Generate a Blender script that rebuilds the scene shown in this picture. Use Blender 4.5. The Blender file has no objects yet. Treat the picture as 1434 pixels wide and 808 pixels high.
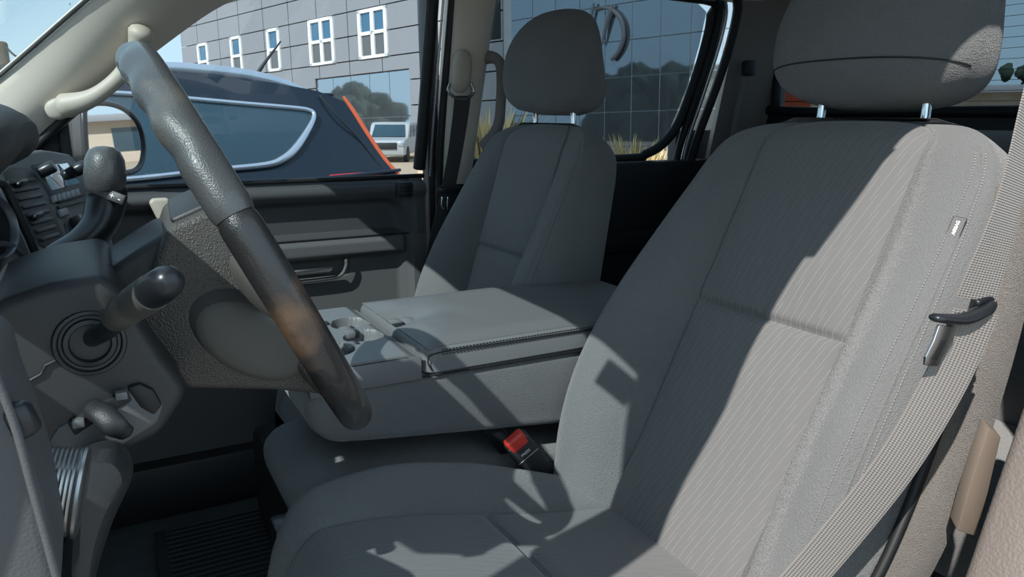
import bpy, bmesh, math, random
from mathutils import Vector as V, Matrix, noise
from math import sin, cos, pi, radians, sqrt, exp
random.seed(7)
SC = bpy.context.scene
COL = SC.collection
# ---------------------------------------------------------------- camera (truck frame: +x rearward, +y passenger side, z up from cab floor)
FPX, YAW, PIT = 1060.0, radians(28.4), radians(-13)
CP = V((0, -1.08, 1.0))
FW = V((sin(YAW)*cos(PIT), cos(YAW)*cos(PIT), sin(PIT))); RT = V((cos(YAW), -sin(YAW), 0)); UP = RT.cross(FW)
cd = bpy.data.cameras.new('camera'); cam = bpy.data.objects.new('camera', cd); COL.objects.link(cam)
cd.sensor_width = 36; cd.lens = 36*FPX/1434; cd.clip_start = .02; cd.clip_end = 500
cam.matrix_world = Matrix(((RT.x, UP.x, -FW.x, CP.x), (RT.y, UP.y, -FW.y, CP.y), (RT.z, UP.z, -FW.z, CP.z), (0, 0, 0, 1)))
SC.camera = cam
# ---------------------------------------------------------------- world, sun, exposure
SUN = V((-.60, -.38, .63)).normalized()
w = bpy.data.worlds.new('sky'); SC.world = w; w.use_nodes = True
nt = w.node_tree; nt.nodes.clear()
tc = nt.nodes.new('ShaderNodeTexCoord'); sx = nt.nodes.new('ShaderNodeSeparateXYZ'); rp = nt.nodes.new('ShaderNodeValToRGB')
rp.color_ramp.elements[0].position = 0; rp.color_ramp.elements[0].color = (.60, .76, .86, 1)      # hazy horizon
rp.color_ramp.elements[1].position = 1; rp.color_ramp.elements[1].color = (.46, .60, .76, 1)      # zenith
e_ = rp.color_ramp.elements.new(.25); e_.color = (.50, .70, .84, 1)
bg = nt.nodes.new('ShaderNodeBackground'); bg.inputs[1].default_value = 1.25
ow = nt.nodes.new('ShaderNodeOutputWorld')
nt.links.new(tc.outputs['Generated'], sx.inputs[0]); nt.links.new(sx.outputs[2], rp.inputs[0])
nt.links.new(rp.outputs[0], bg.inputs[0]); nt.links.new(bg.outputs[0], ow.inputs[0])
sl = bpy.data.lights.new('sun', 'SUN'); so = bpy.data.objects.new('sun', sl); COL.objects.link(so)
sl.energy = 5.0; sl.angle = .009; sl.color = (1, .95, .89)
so.rotation_euler = SUN.to_track_quat('Z', 'Y').to_euler()
SC.view_settings.view_transform = 'Standard'; SC.view_settings.look = 'None'
SC.view_settings.gamma = 1; SC.view_settings.use_curve_mapping = False
SC.view_settings.exposure = .38

def ray(u, v): return (FW*FPX + RT*(u-717) - UP*(v-404)).normalized()
def pl(u, v, n, p):                      # point of a plane seen at a measured spot of the photo
    d = ray(u, v); n = V(n); return CP + d*(n.dot(V(p)-CP)/n.dot(d))
def ax(u, v, x): return pl(u, v, (1, 0, 0), (x, 0, 0))
def ay(u, v, y): return pl(u, v, (0, 1, 0), (0, y, 0))
def az(u, v, z): return pl(u, v, (0, 0, 1), (0, 0, z))
# ---------------------------------------------------------------- materials
class G:
    def __init__(s, name):
        s.m = bpy.data.materials.new(name); s.m.use_nodes = True; s.t = s.m.node_tree
        s.b = s.t.nodes['Principled BSDF']; s.out = s.t.nodes['Material Output']; s.co = None
    def n(s, ty, **k):
        x = s.t.nodes.new(ty)
        for a, b in k.items():
            if a.startswith('i_'): x.inputs[a[2:]].default_value = b
            else: setattr(x, a, b)
        return x
    def l(s, a, b): s.t.links.new(a, b)
    def coord(s, kind='Object'):
        if s.co is None: s.co = s.n('ShaderNodeTexCoord')
        return s.co.outputs[kind]
    def math(s, op, a, b=None, c=None):
        x = s.n('ShaderNodeMath', operation=op)
        for i, q in enumerate((a, b, c)):
            if q is None: continue
            if isinstance(q, (int, float)): x.inputs[i].default_value = q
            else: s.l(q, x.inputs[i])
        return x.outputs[0]
def mat(name, col, rough=.6, metal=0, grain=None, gs=.3, var=None, kind='noise', coat=0, spec=.5, trans=0, dist=.001, emit=None, sheen=0):
    g = G(name); b = g.b; c4 = (*col, 1)
    b.inputs['Base Color'].default_value = c4; b.inputs['Roughness'].default_value = rough
    b.inputs['Metallic'].default_value = metal; b.inputs['Coat Weight'].default_value = coat
    b.inputs['Specular IOR Level'].default_value = spec; b.inputs['Sheen Weight'].default_value = sheen
    if emit: b.inputs['Emission Color'].default_value = c4; b.inputs['Emission Strength'].default_value = emit
    if var:
        nz = g.n('ShaderNodeTexNoise', i_Scale=var[0], i_Detail=4.0); g.l(g.coord(), nz.inputs['Vector'])
        mx = g.n('ShaderNodeMix', data_type='RGBA'); g.l(nz.outputs[0], mx.inputs[0])
        k = var[1]; mx.inputs[6].default_value = (*[max(0, q*(1-k)) for q in col], 1); mx.inputs[7].default_value = (*[min(1, q*(1+k)) for q in col], 1)
        g.l(mx.outputs[2], b.inputs['Base Color'])
    if grain:
        if kind == 'voronoi':
            t = g.n('ShaderNodeTexVoronoi', feature='SMOOTH_F1', i_Scale=grain); g.l(g.coord(), t.inputs['Vector']); h = t.outputs[0]
        elif kind == 'weave':
            a = g.n('ShaderNodeTexVoronoi', i_Scale=grain); g.l(g.coord(), a.inputs['Vector'])
            c = g.n('ShaderNodeTexNoise', i_Scale=grain*.35, i_Detail=2.0); g.l(g.coord(), c.inputs['Vector'])
            h = g.math('ADD', a.outputs[0], c.outputs[0])
        else:
            t = g.n('ShaderNodeTexNoise', i_Scale=grain, i_Detail=3.0); g.l(g.coord(), t.inputs['Vector']); h = t.outputs[0]
        bp = g.n('ShaderNodeBump', i_Strength=gs, i_Distance=dist); g.l(h, bp.inputs['Height']); g.l(bp.outputs[0], b.inputs['Normal'])
    return g.m
def glass(name, tint, refl=.08, rough=0.0):
    g = G(name); g.t.nodes.remove(g.b)
    tr = g.n('ShaderNodeBsdfTransparent'); tr.inputs[0].default_value = (*tint, 1)
    gl = g.n('ShaderNodeBsdfGlossy'); gl.inputs['Roughness'].default_value = rough
    fr = g.n('ShaderNodeFresnel', i_IOR=1.45); k = g.math('MINIMUM', g.math('MULTIPLY', fr.outputs[0], refl/.035), .14)
    mx = g.n('ShaderNodeMixShader'); g.l(k, mx.inputs[0]); g.l(tr.outputs[0], mx.inputs[1]); g.l(gl.outputs[0], mx.inputs[2])
    g.l(mx.outputs[0], g.out.inputs[0]); return g.m
def insert_mat(name, c0, c1, s=.0078, L=.034):
    """woven seat centre: fine stepped lines running up the cloth (uv in metres)"""
    g = G(name); sp = g.n('ShaderNodeSeparateXYZ'); g.l(g.coord('UV'), sp.inputs[0]); U, H = sp.outputs[0], sp.outputs[1]
    q = g.math('ADD', g.math('MULTIPLY', H, 1/L), g.math('MULTIPLY', U, 47.0))
    fl = g.math('FLOOR', q); fr = g.math('FRACT', q)
    st = g.n('ShaderNodeMapRange', interpolation_type='SMOOTHSTEP'); st.inputs['From Min'].default_value = .84; st.inputs['From Max'].default_value = .98
    g.l(fr, st.inputs[0]); stp = g.math('ADD', fl, st.outputs[0])
    ph = g.math('ADD', g.math('ADD', g.math('MULTIPLY', U, 1/s), g.math('MULTIPLY', H, .30/s)), g.math('MULTIPLY', stp, .5))
    d = g.math('ABSOLUTE', g.math('SUBTRACT', g.math('FRACT', ph), .5))
    mr = g.n('ShaderNodeMapRange', interpolation_type='SMOOTHSTEP'); mr.inputs['From Min'].default_value = .03; mr.inputs['From Max'].default_value = .09
    mr.inputs['To Min'].default_value = 1; mr.inputs['To Max'].default_value = 0; g.l(d, mr.inputs[0]); ln = mr.outputs[0]
    mx = g.n('ShaderNodeMix', data_type='RGBA'); g.l(ln, mx.inputs[0]); mx.inputs[6].default_value = (*c0, 1); mx.inputs[7].default_value = (*c1, 1)
    g.l(mx.outputs[2], g.b.inputs['Base Color'])
    nz = g.n('ShaderNodeTexNoise', i_Scale=1400.0); g.l(g.coord(), nz.inputs['Vector'])
    hh = g.math('SUBTRACT', g.math('MULTIPLY', nz.outputs[0], .35), ln)
    bp = g.n('ShaderNodeBump', i_Strength=.55, i_Distance=.0012); g.l(hh, bp.inputs['Height']); g.l(bp.outputs[0], g.b.inputs['Normal'])
    g.b.inputs['Roughness'].default_value = .85; g.b.inputs['Sheen Weight'].default_value = .25; return g.m
def web_mat(name, col, n=26, rough=.6):
    g = G(name); sp = g.n('ShaderNodeSeparateXYZ'); g.l(g.coord('UV'), sp.inputs[0])
    a = g.math('SINE', g.math('MULTIPLY', sp.outputs[0], n*6.283)); b = g.math('SINE', g.math('MULTIPLY', sp.outputs[1], 3000.0))
    h = g.math('ADD', a, g.math('MULTIPLY', b, .7))
    bp = g.n('ShaderNodeBump', i_Strength=.5, i_Distance=.0009); g.l(h, bp.inputs['Height']); g.l(bp.outputs[0], g.b.inputs['Normal'])
    g.b.inputs['Base Color'].default_value = (*col, 1); g.b.inputs['Roughness'].default_value = rough; g.b.inputs['Sheen Weight'].default_value = .2; return g.m
m_fab = mat('dark_knit_fabric', (.145, .149, .150), .9, grain=620, gs=.9, kind='weave', var=(9, .12), sheen=.25, dist=.0012)
m_mesh = mat('coarse_mesh_fabric', (.125, .12, .113), .9, grain=480, gs=.8, kind='weave', var=(12, .12), sheen=.2, dist=.0018)
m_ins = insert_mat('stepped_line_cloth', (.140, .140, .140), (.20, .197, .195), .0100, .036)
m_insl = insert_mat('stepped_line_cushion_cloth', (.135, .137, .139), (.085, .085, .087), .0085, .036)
m_back = mat('seat_carpet_side', (.15, .13, .11), .95, grain=700, gs=1, dist=.003, var=(40, .25), sheen=.4)
m_stitch = mat('grey_stitching', (.2, .2, .2), .7)
m_blk = mat('black_textured_plastic', (.018, .02, .022), .5, grain=900, gs=.25, kind='voronoi', dist=.0006)
m_blks = mat('black_smooth_plastic', (.014, .016, .019), .32, var=(30, .2))
m_shroud = mat('dark_grey_column_plastic', (.030, .031, .033), .5, grain=1100, gs=.2, kind='voronoi', dist=.0005, var=(14, .2))
m_hub = mat('grained_grey_hub_plastic', (.062, .058, .052), .5, grain=760, gs=.8, kind='voronoi', dist=.0012)
m_hubs = mat('smooth_grey_spoke_plastic', (.080, .078, .070), .5, var=(25, .15), grain=700, gs=.1)
m_door = mat('charcoal_door_plastic', (.105, .108, .110), .62, grain=800, gs=.3, kind='voronoi', dist=.0006)
m_doord = mat('dark_door_plastic', (.062, .066, .070), .6, grain=800, gs=.3, kind='voronoi', dist=.0006)
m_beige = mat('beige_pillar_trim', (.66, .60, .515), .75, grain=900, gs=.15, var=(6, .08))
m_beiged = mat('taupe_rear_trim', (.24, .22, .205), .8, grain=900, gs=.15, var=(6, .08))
m_bpil = mat('brown_grained_pillar_trim', (.15, .125, .11), .6, grain=420, gs=.6, kind='voronoi', dist=.001, var=(8, .15))
m_tan = mat('tan_lower_trim', (.25, .20, .16), .6, grain=500, gs=.3)
m_beige_h = mat('beige_handle_plastic', (.50, .455, .38), .5)
m_head = mat('woven_headliner', (.50, .475, .43), .95, grain=500, gs=.3)
m_vinyl = mat('grey_vinyl', (.150, .154, .158), .48, grain=650, gs=.35, kind='voronoi', dist=.0007)
m_tray = mat('grey_tray_plastic', (.15, .155, .16), .42, grain=700, gs=.15)
m_carp = mat('dark_floor_carpet', (.085, .10, .105), 1, grain=350, gs=1, dist=.004, var=(20, .3))
m_mat = mat('black_rubber_mat', (.03, .035, .038), .6)
m_cons = mat('sueded_console_side', (.120, .123, .126), .85, grain=450, gs=.9, dist=.0015, var=(16, .15), sheen=.3)
m_chr = mat('polished_chrome', (.75, .78, .8), .12, 1)
m_steel = mat('satin_steel', (.45, .45, .45), .3, 1)
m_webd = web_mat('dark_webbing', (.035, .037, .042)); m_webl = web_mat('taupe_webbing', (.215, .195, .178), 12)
m_seal = mat('black_rubber_seal', (.010, .011, .012), .55)
m_red = mat('red_plastic', (.62, .045, .03), .4); m_redl = mat('red_tail_lens', (.55, .02, .03), .15, coat=.5)
m_or = mat('amber_red_lens', (.60, .10, .03), .2, coat=.5)
m_navy = mat('navy_car_paint', (.008, .016, .028), .3, coat=.25, spec=.3, var=(2, .2))
m_cgl = mat('dark_car_glass', (.025, .055, .075), .1, spec=.5)
m_sat = mat('satin_silver_trim', (.55, .60, .66), .25, .8)
m_white = mat('white_print', (.8, .8, .8), .6); m_wframe = mat('white_window_frame', (.8, .81, .8), .5)
m_clad = mat('grey_metal_cladding', (.24, .247, .265), .55, .0, var=(.4, .05)); m_cladj = mat('cladding_joint', (.16, .16, .17), .7)
m_mull = mat('aluminium_mullion', (.36, .38, .40), .5, .2)
m_curt = mat('mirror_curtain_glass', (.48, .53, .57), .03, .9); m_pblue = mat('blue_window_glass', (.10, .22, .32), .1, .6)
m_pgrey = mat('blinds_window_glass', (.16, .16, .16), .2, .4)
m_grass = mat('dry_straw_grass', (.50, .38, .17), .9, var=(30, .4)); m_leaf = mat('dark_foliage', (.03, .05, .028), .9, var=(3, .5))
m_bark = mat('brown_bark', (.08, .06, .04), .9); m_asph = mat('grey_asphalt', (.27, .255, .235), .9, grain=40, gs=.4, var=(3, .2), dist=.01)
m_orange = mat('orange_painted_siding', (.62, .11, .045), .8); m_lotb = mat('tan_stucco', (.50, .42, .33), .9)
m_wcar = mat('white_car_paint', (.36, .38, .39), .35, coat=.4); m_tyre = mat('black_tyre_rubber', (.02, .02, .02), .8)
m_mir = mat('mirror_silver', (.9, .9, .9), .01, 1); m_screen = mat('glossy_dark_screen', (.03, .035, .04), .04, coat=1)
m_silv = mat('satin_cluster_silver', (.16, .18, .21), .35, .5)
def leather(name, c, r, g0):
    return mat(name, c, r, grain=g0*1.7, gs=.3, kind='voronoi', dist=.0009, var=(35, .45), coat=.35)
def worn(m, c0, c1, sc, lo, hi):
    t = m.node_tree; b = t.nodes['Principled BSDF']; tc_ = t.nodes.new('ShaderNodeTexCoord'); nz = t.nodes.new('ShaderNodeTexNoise'); nz.inputs['Scale'].default_value = sc; nz.inputs['Detail'].default_value = 5
    mr = t.nodes.new('ShaderNodeMapRange'); mr.inputs['From Min'].default_value = lo; mr.inputs['From Max'].default_value = hi; mx = t.nodes.new('ShaderNodeMix'); mx.data_type = 'RGBA'
    mx.inputs[6].default_value = (*c0, 1); mx.inputs[7].default_value = (*c1, 1); t.links.new(tc_.outputs['Object'], nz.inputs['Vector']); t.links.new(nz.outputs[0], mr.inputs[0]); t.links.new(mr.outputs[0], mx.inputs[0]); t.links.new(mx.outputs[2], b.inputs['Base Color'])
m_lea = leather('worn_grey_leather', (.066, .068, .07), .40, 520); m_leb = leather('black_worn_leather', (.020, .018, .018), .33, 800)
worn(m_leb, (.022, .021, .021), (.13, .075, .045), 11, .56, .68); worn(m_lea, (.066, .068, .07), (.12, .108, .09), 16, .52, .70); worn(m_hub, (.062, .058, .052), (.085, .074, .060), 6, .4, .7)
m_gw = glass('clear_side_glass', (.80, .85, .88), .05); m_gp = glass('privacy_tinted_glass', (.42, .48, .52), .04); m_gf = glass('clear_windscreen', (.80, .86, .88), .04)
# ---------------------------------------------------------------- mesh helpers
def tag(o, label=None, cat=None, group=None, kind=None):
    if label: o['label'] = label
    if cat: o['category'] = cat
    if group: o['group'] = group
    if kind: o['kind'] = kind
    return o
def empty(name, loc, label, cat, group=None):
    o = bpy.data.objects.new(name, None); COL.objects.link(o); o.location = loc; o.empty_display_size = .05
    bpy.context.view_layer.update(); return tag(o, label, cat, group)
def link(name, me, m, parent=None, sharp=35):
    if m: 
        me.materials.clear(); me.materials.append(m)
    me.shade_smooth(); me.set_sharp_from_angle(angle=radians(sharp))
    o = bpy.data.objects.new(name, me); COL.objects.link(o)
    if parent is not None:
        o.parent = parent; o.matrix_parent_inverse = wm(parent).inverted()
    return o
def wm(o):
    m = Matrix.LocRotScale(o.location, o.rotation_euler, o.scale)
    return wm(o.parent) @ o.matrix_parent_inverse @ m if o.parent else m
def mk(name, vs, fs, m, parent=None, uv=None, sharp=35, fix=True):
    me = bpy.data.meshes.new(name); me.from_pydata([tuple(v) for v in vs], [], fs)
    if uv:
        ul = me.uv_layers.new(name='uv')
        for lp in me.loops: ul.data[lp.index].uv = uv[lp.vertex_index]
    if fix:
        bm = bmesh.new(); bm.from_mesh(me); bmesh.ops.recalc_face_normals(bm, faces=bm.faces); bm.to_mesh(me); bm.free()
    return link(name, me, m, parent, sharp)
def frombm(name, bm, m, parent=None, sharp=35):
    me = bpy.data.meshes.new(name); bmesh.ops.recalc_face_normals(bm, faces=bm.faces); bm.to_mesh(me); bm.free()
    return link(name, me, m, parent, sharp)
def gridf(nr, nc, cu=False):
    f = []
    for i in range(nr-1):
        for j in range(nc if cu else nc-1):
            k = (j+1) % nc; f.append((i*nc+j, i*nc+k, (i+1)*nc+k, (i+1)*nc+j))
    return f
def loft(name, rings, m, parent=None, closed=True, caps=True, uv=None, sharp=35):
    nr, nc = len(rings), len(rings[0]); vs = [p for r in rings for p in r]; f = gridf(nr, nc, closed)
    if caps and closed: f += [tuple(range(nc))[::-1], tuple((nr-1)*nc+j for j in range(nc))]
    return mk(name, vs, f, m, parent, uv, sharp)
def sheet(name, rows, m, parent=None, th=.004, off=None, uv=None, sharp=50):
    """open surface given a real thickness along `off` (or along its normals)"""
    nr, nc = len(rows), len(rows[0]); vs = [V(p) for r in rows for p in r]
    me = bpy.data.meshes.new(name); me.from_pydata([tuple(v) for v in vs], [], gridf(nr, nc)); me.update()
    nv = len(vs)
    if off is not None: n2 = [V(off)*th]*nv
    else: n2 = [-me.vertices[i].normal*th for i in range(nv)]
    bpy.data.meshes.remove(me)
    al = vs+[v+n for v, n in zip(vs, n2)]; f = gridf(nr, nc); g = f+[tuple(nv+i for i in q)[::-1] for q in f]
    ed = [i for i in range(nc)]+[i*nc+nc-1 for i in range(1, nr)]+[(nr-1)*nc+j for j in range(nc-2, -1, -1)]+[i*nc for i in range(nr-2, 0, -1)]
    for a, b in zip(ed, ed[1:]+ed[:1]): g.append((b, a, nv+a, nv+b))
    return mk(name, al, g, m, parent, (uv+uv) if uv else None, sharp)
def cr(pts, n=8):
    pts = [V(p) for p in pts]; P = [pts[0]*2-pts[1]]+pts+[pts[-1]*2-pts[-2]]; out = []
    for i in range(1, len(P)-2):
        for k in range(n):
            t = k/n; a, b, c, d = P[i-1:i+3]
            out.append(.5*((2*b)+(c-a)*t+(2*a-5*b+4*c-d)*t*t+(3*b-a-3*c+d)*t**3))
    return out+[pts[-1]]
def crs(vals, n=8): return [p.x for p in cr([(v, 0, 0) for v in vals], n)]
def tube(name, pts, rad, m, parent=None, n=14, sub=6, sq=1.0, upv=None, closed=False, dome=True, sharp=40):
    if isinstance(rad, (int, float)): rad = [rad]*len(pts)
    P = cr(pts, sub) if sub > 1 else [V(p) for p in pts]; R = crs(rad, sub) if sub > 1 else rad
    rings = []; a = V(upv) if upv else None; L = len(P)
    for i, p in enumerate(P):
        t = (P[min(i+1, L-1)]-P[max(i-1, 0)]).normalized()
        if a is None: a = t.orthogonal()
        s = (a-t*a.dot(t)).normalized(); q = t.cross(s)
        if not upv: a = s
        rings.append((p, s, q, R[i], t))
    out = []
    def rg(p, s, q, r): return [p+s*(r*cos(2*pi*k/n))+q*(r*sq*sin(2*pi*k/n)) for k in range(n)]
    if dome:
        p, s, q, r, t = rings[0]
        for c in (.1, .5, .85): out.append(rg(p-t*r*sqrt(1-c*c)*.6, s, q, r*c))
    for p, s, q, r, t in rings: out.append(rg(p, s, q, r))
    if dome:
        p, s, q, r, t = rings[-1]
        for c in (.85, .5, .1): out.append(rg(p+t*r*sqrt(1-c*c)*.6, s, q, r*c))
    return loft(name, out, m, parent, sharp=sharp)
def bev(bm, r, seg=2, ang=25):
    if r <= 0: return
    es = [e for e in bm.edges if len(e.link_faces) == 2 and e.calc_face_angle(0) > radians(ang)]
    bmesh.ops.bevel(bm, geom=es, offset=r, segments=seg, profile=.5, affect='EDGES', clamp_overlap=True)
def box(name, lo, hi, m, parent=None, r=.004, seg=2, M=None):
    bm = bmesh.new(); bmesh.ops.create_cube(bm, size=1)
    lo, hi = V(lo), V(hi); c = (lo+hi)/2; s = hi-lo
    for v in bm.verts: v.co = V((v.co.x*s.x, v.co.y*s.y, v.co.z*s.z))+c
    bev(bm, min(r, min(s)*.45), seg)
    if M is not None: bmesh.ops.transform(bm, matrix=M, verts=bm.verts)
    return frombm(name, bm, m, parent)
def prism(name, pts, d, m, parent=None, r=.003, seg=2):
    """polygon of 3-D points pushed along vector d"""
    bm = bmesh.new(); d = V(d); vs = [bm.verts.new(p) for p in pts]; f = bm.faces.new(vs)
    e = bmesh.ops.extrude_face_region(bm, geom=[f]); 
    for v in e['geom']:
        if isinstance(v, bmesh.types.BMVert): v.co += d
    bmesh.ops.recalc_face_normals(bm, faces=bm.faces); bev(bm, r, seg, 20)
    return frombm(name, bm, m, parent)
def lathe(name, prof, o, axis, m, parent=None, n=32, sharp=40, sq=1, upv=None):
    a = V(axis).normalized(); s = (V(upv)-a*V(upv).dot(a)).normalized() if upv else a.orthogonal().normalized(); q = a.cross(s); o = V(o)
    return loft(name, [[o+a*h+s*(r*cos(2*pi*k/n))+q*(r*sq*sin(2*pi*k/n)) for k in range(n)] for r, h in prof], m, parent, sharp=sharp)
def ell(name, c, A, B, Cc, m, parent=None, nu=24, nv=12, p=1.0):
    c, A, B, Cc = V(c), V(A), V(B), V(Cc)
    def s(x): return math.copysign(abs(x)**p, x)
    rings = []
    for i in range(1, nv):
        t = -pi/2+pi*i/nv
        rings.append([c+Cc*s(sin(t))+A*(s(cos(t))*s(cos(2*pi*k/nu)))+B*(s(cos(t))*s(sin(2*pi*k/nu))) for k in range(nu)])
    return loft(name, rings, m, parent)
def ribbon(name, pts, wd, m, parent=None, wid=.047, th=.0014, sub=8):
    P = cr(pts, sub); W = cr(wd, sub); n = 7; rows = []; uv = []; s = 0
    for i, p in enumerate(P):
        if i: s += (p-P[i-1]).length
        w_ = W[i].normalized(); rows.append([p+w_*wid*(j/(n-1)-.5) for j in range(n)]); uv += [(j/(n-1), s) for j in range(n)]
    return sheet(name, rows, m, parent, th, uv=uv)
def text(name, body, size, o, xd, yd, m, parent=None, ext=.0002, space=1.0):
    c = bpy.data.curves.new(name, 'FONT'); c.body = body; c.size = size; c.extrude = ext; c.align_x = 'CENTER'; c.align_y = 'CENTER'; c.space_character = space
    t = bpy.data.objects.new(name, c); COL.objects.link(t); dg = bpy.context.evaluated_depsgraph_get()
    me = bpy.data.meshes.new_from_object(t.evaluated_get(dg)); bpy.data.objects.remove(t)
    xd, yd = V(xd).normalized(), V(yd).normalized(); yd = (yd-xd*yd.dot(xd)).normalized(); zd = xd.cross(yd)
    me.transform(Matrix(((xd.x, yd.x, zd.x, o[0]), (xd.y, yd.y, zd.y, o[1]), (xd.z, yd.z, zd.z, o[2]), (0, 0, 0, 1))))
    return link(name, me, m, parent)
def dup(o, loc, label=None, parent=None):
    c = o.copy(); COL.objects.link(c); c.parent = parent
    if parent is None: c.location = loc
    if label: c['label'] = label
    for ch in list(o.children): dup(ch, None, None, c)
    return c
def lerp(a, b, t): return a+(b-a)*t
def ss(a, b, x): 
    t = min(1, max(0, (x-a)/(b-a))); return t*t*(3-2*t)
def itp(x, tab):
    if x <= tab[0][0]: return tab[0][1]
    if x >= tab[-1][0]: return tab[-1][1]
    n = len(tab); sl_ = [(tab[i+1][1]-tab[i][1])/(tab[i+1][0]-tab[i][0]) for i in range(n-1)]
    def tg(i):
        if i == 0 or i == n-1: return sl_[0] if i == 0 else sl_[-1]
        a, b = sl_[i-1], sl_[i]; h0, h1 = tab[i][0]-tab[i-1][0], tab[i+1][0]-tab[i][0]
        return 0 if a*b <= 0 else (a*h1+b*h0)/(h0+h1)
    for i in range(n-1):
        if x <= tab[i+1][0]:
            h = tab[i+1][0]-tab[i][0]; t = (x-tab[i][0])/h; p, q, m0, m1 = tab[i][1], tab[i+1][1], tg(i)*h, tg(i+1)*h
            return (2*t**3-3*t*t+1)*p+(t**3-2*t*t+t)*m0+(-2*t**3+3*t*t)*q+(t**3-t*t)*m1
# ================================================================= SETTING: THE CAB
S = lambda o: tag(o, kind='structure')
YB = lambda z: .775-.25*max(0, z-.85)*.9            # the side glass leans in towards the roof
# floor with tunnel
rows = []
for i in range(30):
    x = -.75+i*2.7/29
    rows.append([(x, y, .07+.10*exp(-(y/.16)**4)+.22*ss(-.25, -.6, x)) for y in [-.80+1.6*j/40 for j in range(41)]])
S(sheet('floor', rows, m_carp, None, .02, (0, 0, -1)))
# headliner
rows = []
for i in range(14):
    x = .16+i*1.75/13
    rows.append([(x, y, 1.380-.02*abs(y/.60)**5-.03*(1-ss(.16, .4, x))) for y in [-.60+1.20*j/24 for j in range(25)]])
S(sheet('ceiling', rows, m_head, None, .02, (0, 0, 1)))
S(box('trim_18', (-.80, .735, .03), (1.70, .84, .20), m_blk, None, .01))
# A pillars: windscreen edge (WA) and door-opening edge (DB)
WA = [(-.42, .80, .86), (-.30, .785, .945), (-.149, .72, 1.063), (.024, .60, 1.206), (.10, .57, 1.265), (.20, .54, 1.345), (.44, .58, 1.372)]
DB = [(-.22, .80, .84), (-.12, .785, .915), (-.04, .76, .985), (.154, .70, 1.143), (.288, .665, 1.232), (.45, .655, 1.285), (.54, .655, 1.293)]
def pillar(name, sgn, dx, m):
    A, B = cr(WA, 6), cr(DB, 6); rows = []
    for a, b in zip(A, B):
        r = []
        if sgn < 0: a = a+V((0, .035, 0))
        for j in range(9):
            t = j/8; p = a.lerp(b, t); p = p+V((0, -.028, -.012))*(sin(pi*t)*(1 if sgn > 0 else .15)); r.append(V((p.x+dx*(1-ss(1.10, 1.17, p.z)), p.y*sgn, p.z)))
        rows.append(r)
    return S(sheet(name, rows, m, None, .035, (-.3, sgn*.9, .3)))
pil_r = pillar('trim_1', 1, 0, m_beige)
pil_l = pillar('trim_2', -1, -.05, m_beige)
# roof rails above the doors
for k, sg in ((3, 1), (4, -1)):
    rows = []; TZ = [(.35, 1.245), (.47, 1.295), (.55, 1.335), (.65, 1.352), (1, 1.356)]
    for i in range(20):
        x = .37+i*1.48/19; b = V((x, .655, 1.27+.045*ss(.40, .8, x) if sg > 0 else itp(x, TZ)))
        rows.append([V((x, lerp(.665, .60, t)-.012*sin(pi*t), lerp(b.z, 1.368, t)))*1 for t in [j/5 for j in range(6)]])
    rows = [[V((p.x, p.y*sg, p.z)) for p in r] for r in rows]
    S(sheet('trim_%d' % k, rows, m_beige, None, .03, (0, sg, .3)))
# roof skin and windscreen header
rows = []
for i in range(8):
    t = i/7; rows.append([V((lerp(.085, .24, t), y, lerp(1.256, 1.362, t)-.012*sin(pi*t)-.02*abs(y/.6)**4)) for y in [-.62+1.24*j/16 for j in range(17)]])
S(sheet('trim_5', rows, m_beige, None, .02, (-.3, 0, 1)))
# windscreen
rows = []
A = cr(WA, 4)
for a in A:
    r = []
    for j in range(25):
        t = j/24*2-1; fb = -.20*(1-t*t); r.append(V((a.x+fb, -(a.y+(.035 if t > 0 else 0))*t, a.z+.01*(1-t*t)*0)))
    rows.append(r)
S(sheet('window_1', rows, m_gf, None, .005, (-.6, 0, .7)))
N_ = V((cos(radians(26.1)), 0, -sin(radians(26.1)))); b0 = pl(858, 527, N_, V((.61, 0, .44))-N_*.07); wn = V((.827, 0, -1)).normalized()
b1 = b0+SUN*(wn.dot(V((.036, -.6, 1.206))-b0)/wn.dot(SUN)); wx = V((.77, 0, .637))
prism('shadow_sticker', [b1+V((0, -.028, 0))-wx*.020, b1+V((0, .028, 0))-wx*.020, b1+V((0, .028, 0))+wx*.020, b1+V((0, -.028, 0))+wx*.020], wn*-.0008, m_white, bpy.data.objects['window_1'], 0)  # unseen sticker, added on the sun ray to shade the driver bolster
# passenger front door ---------------------------------------------------
def door_y(x, z):
    y = .768
    y += .022*ss(.824, .836, z)                                   # top roll
    y -= .012*exp(-((z-.812)/.016)**2)
    rx = .70-.055*(1-sqrt(max(0, 1-(max(0, z-.745)/.045)**2)))
    sc = ss(.700, .712, z)*(1-ss(.778, .796, z))*(1-ss(rx-.04, rx-.01, x)); y += .028*sc
    ar = ss(.648, .660, z)*(1-ss(.690, .697, z))*(1-ss(.672, .684, x)); y -= .022*ar
    lo = (1-ss(.640, .652, z))*(1-ss(.664, .684, x)); y += .012*lo
    fr = ss(.688, .70, x); y -= .018*fr
    pk = ss(.600, .610, z)*(1-ss(.640, .648, z))*(1-ss(.520, .540, x)); y += .012*pk
    return y
rows = [[(x, door_y(x, z), z) for z in [.18+.660*j/134 for j in range(135)]] for x in [-.34+1.075*i/150 for i in range(151)]]
rows = [[V(p) for p in r] for r in rows]
door = S(sheet('door_1', rows, m_door, None, .03, (0, 1, 0)))
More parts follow.
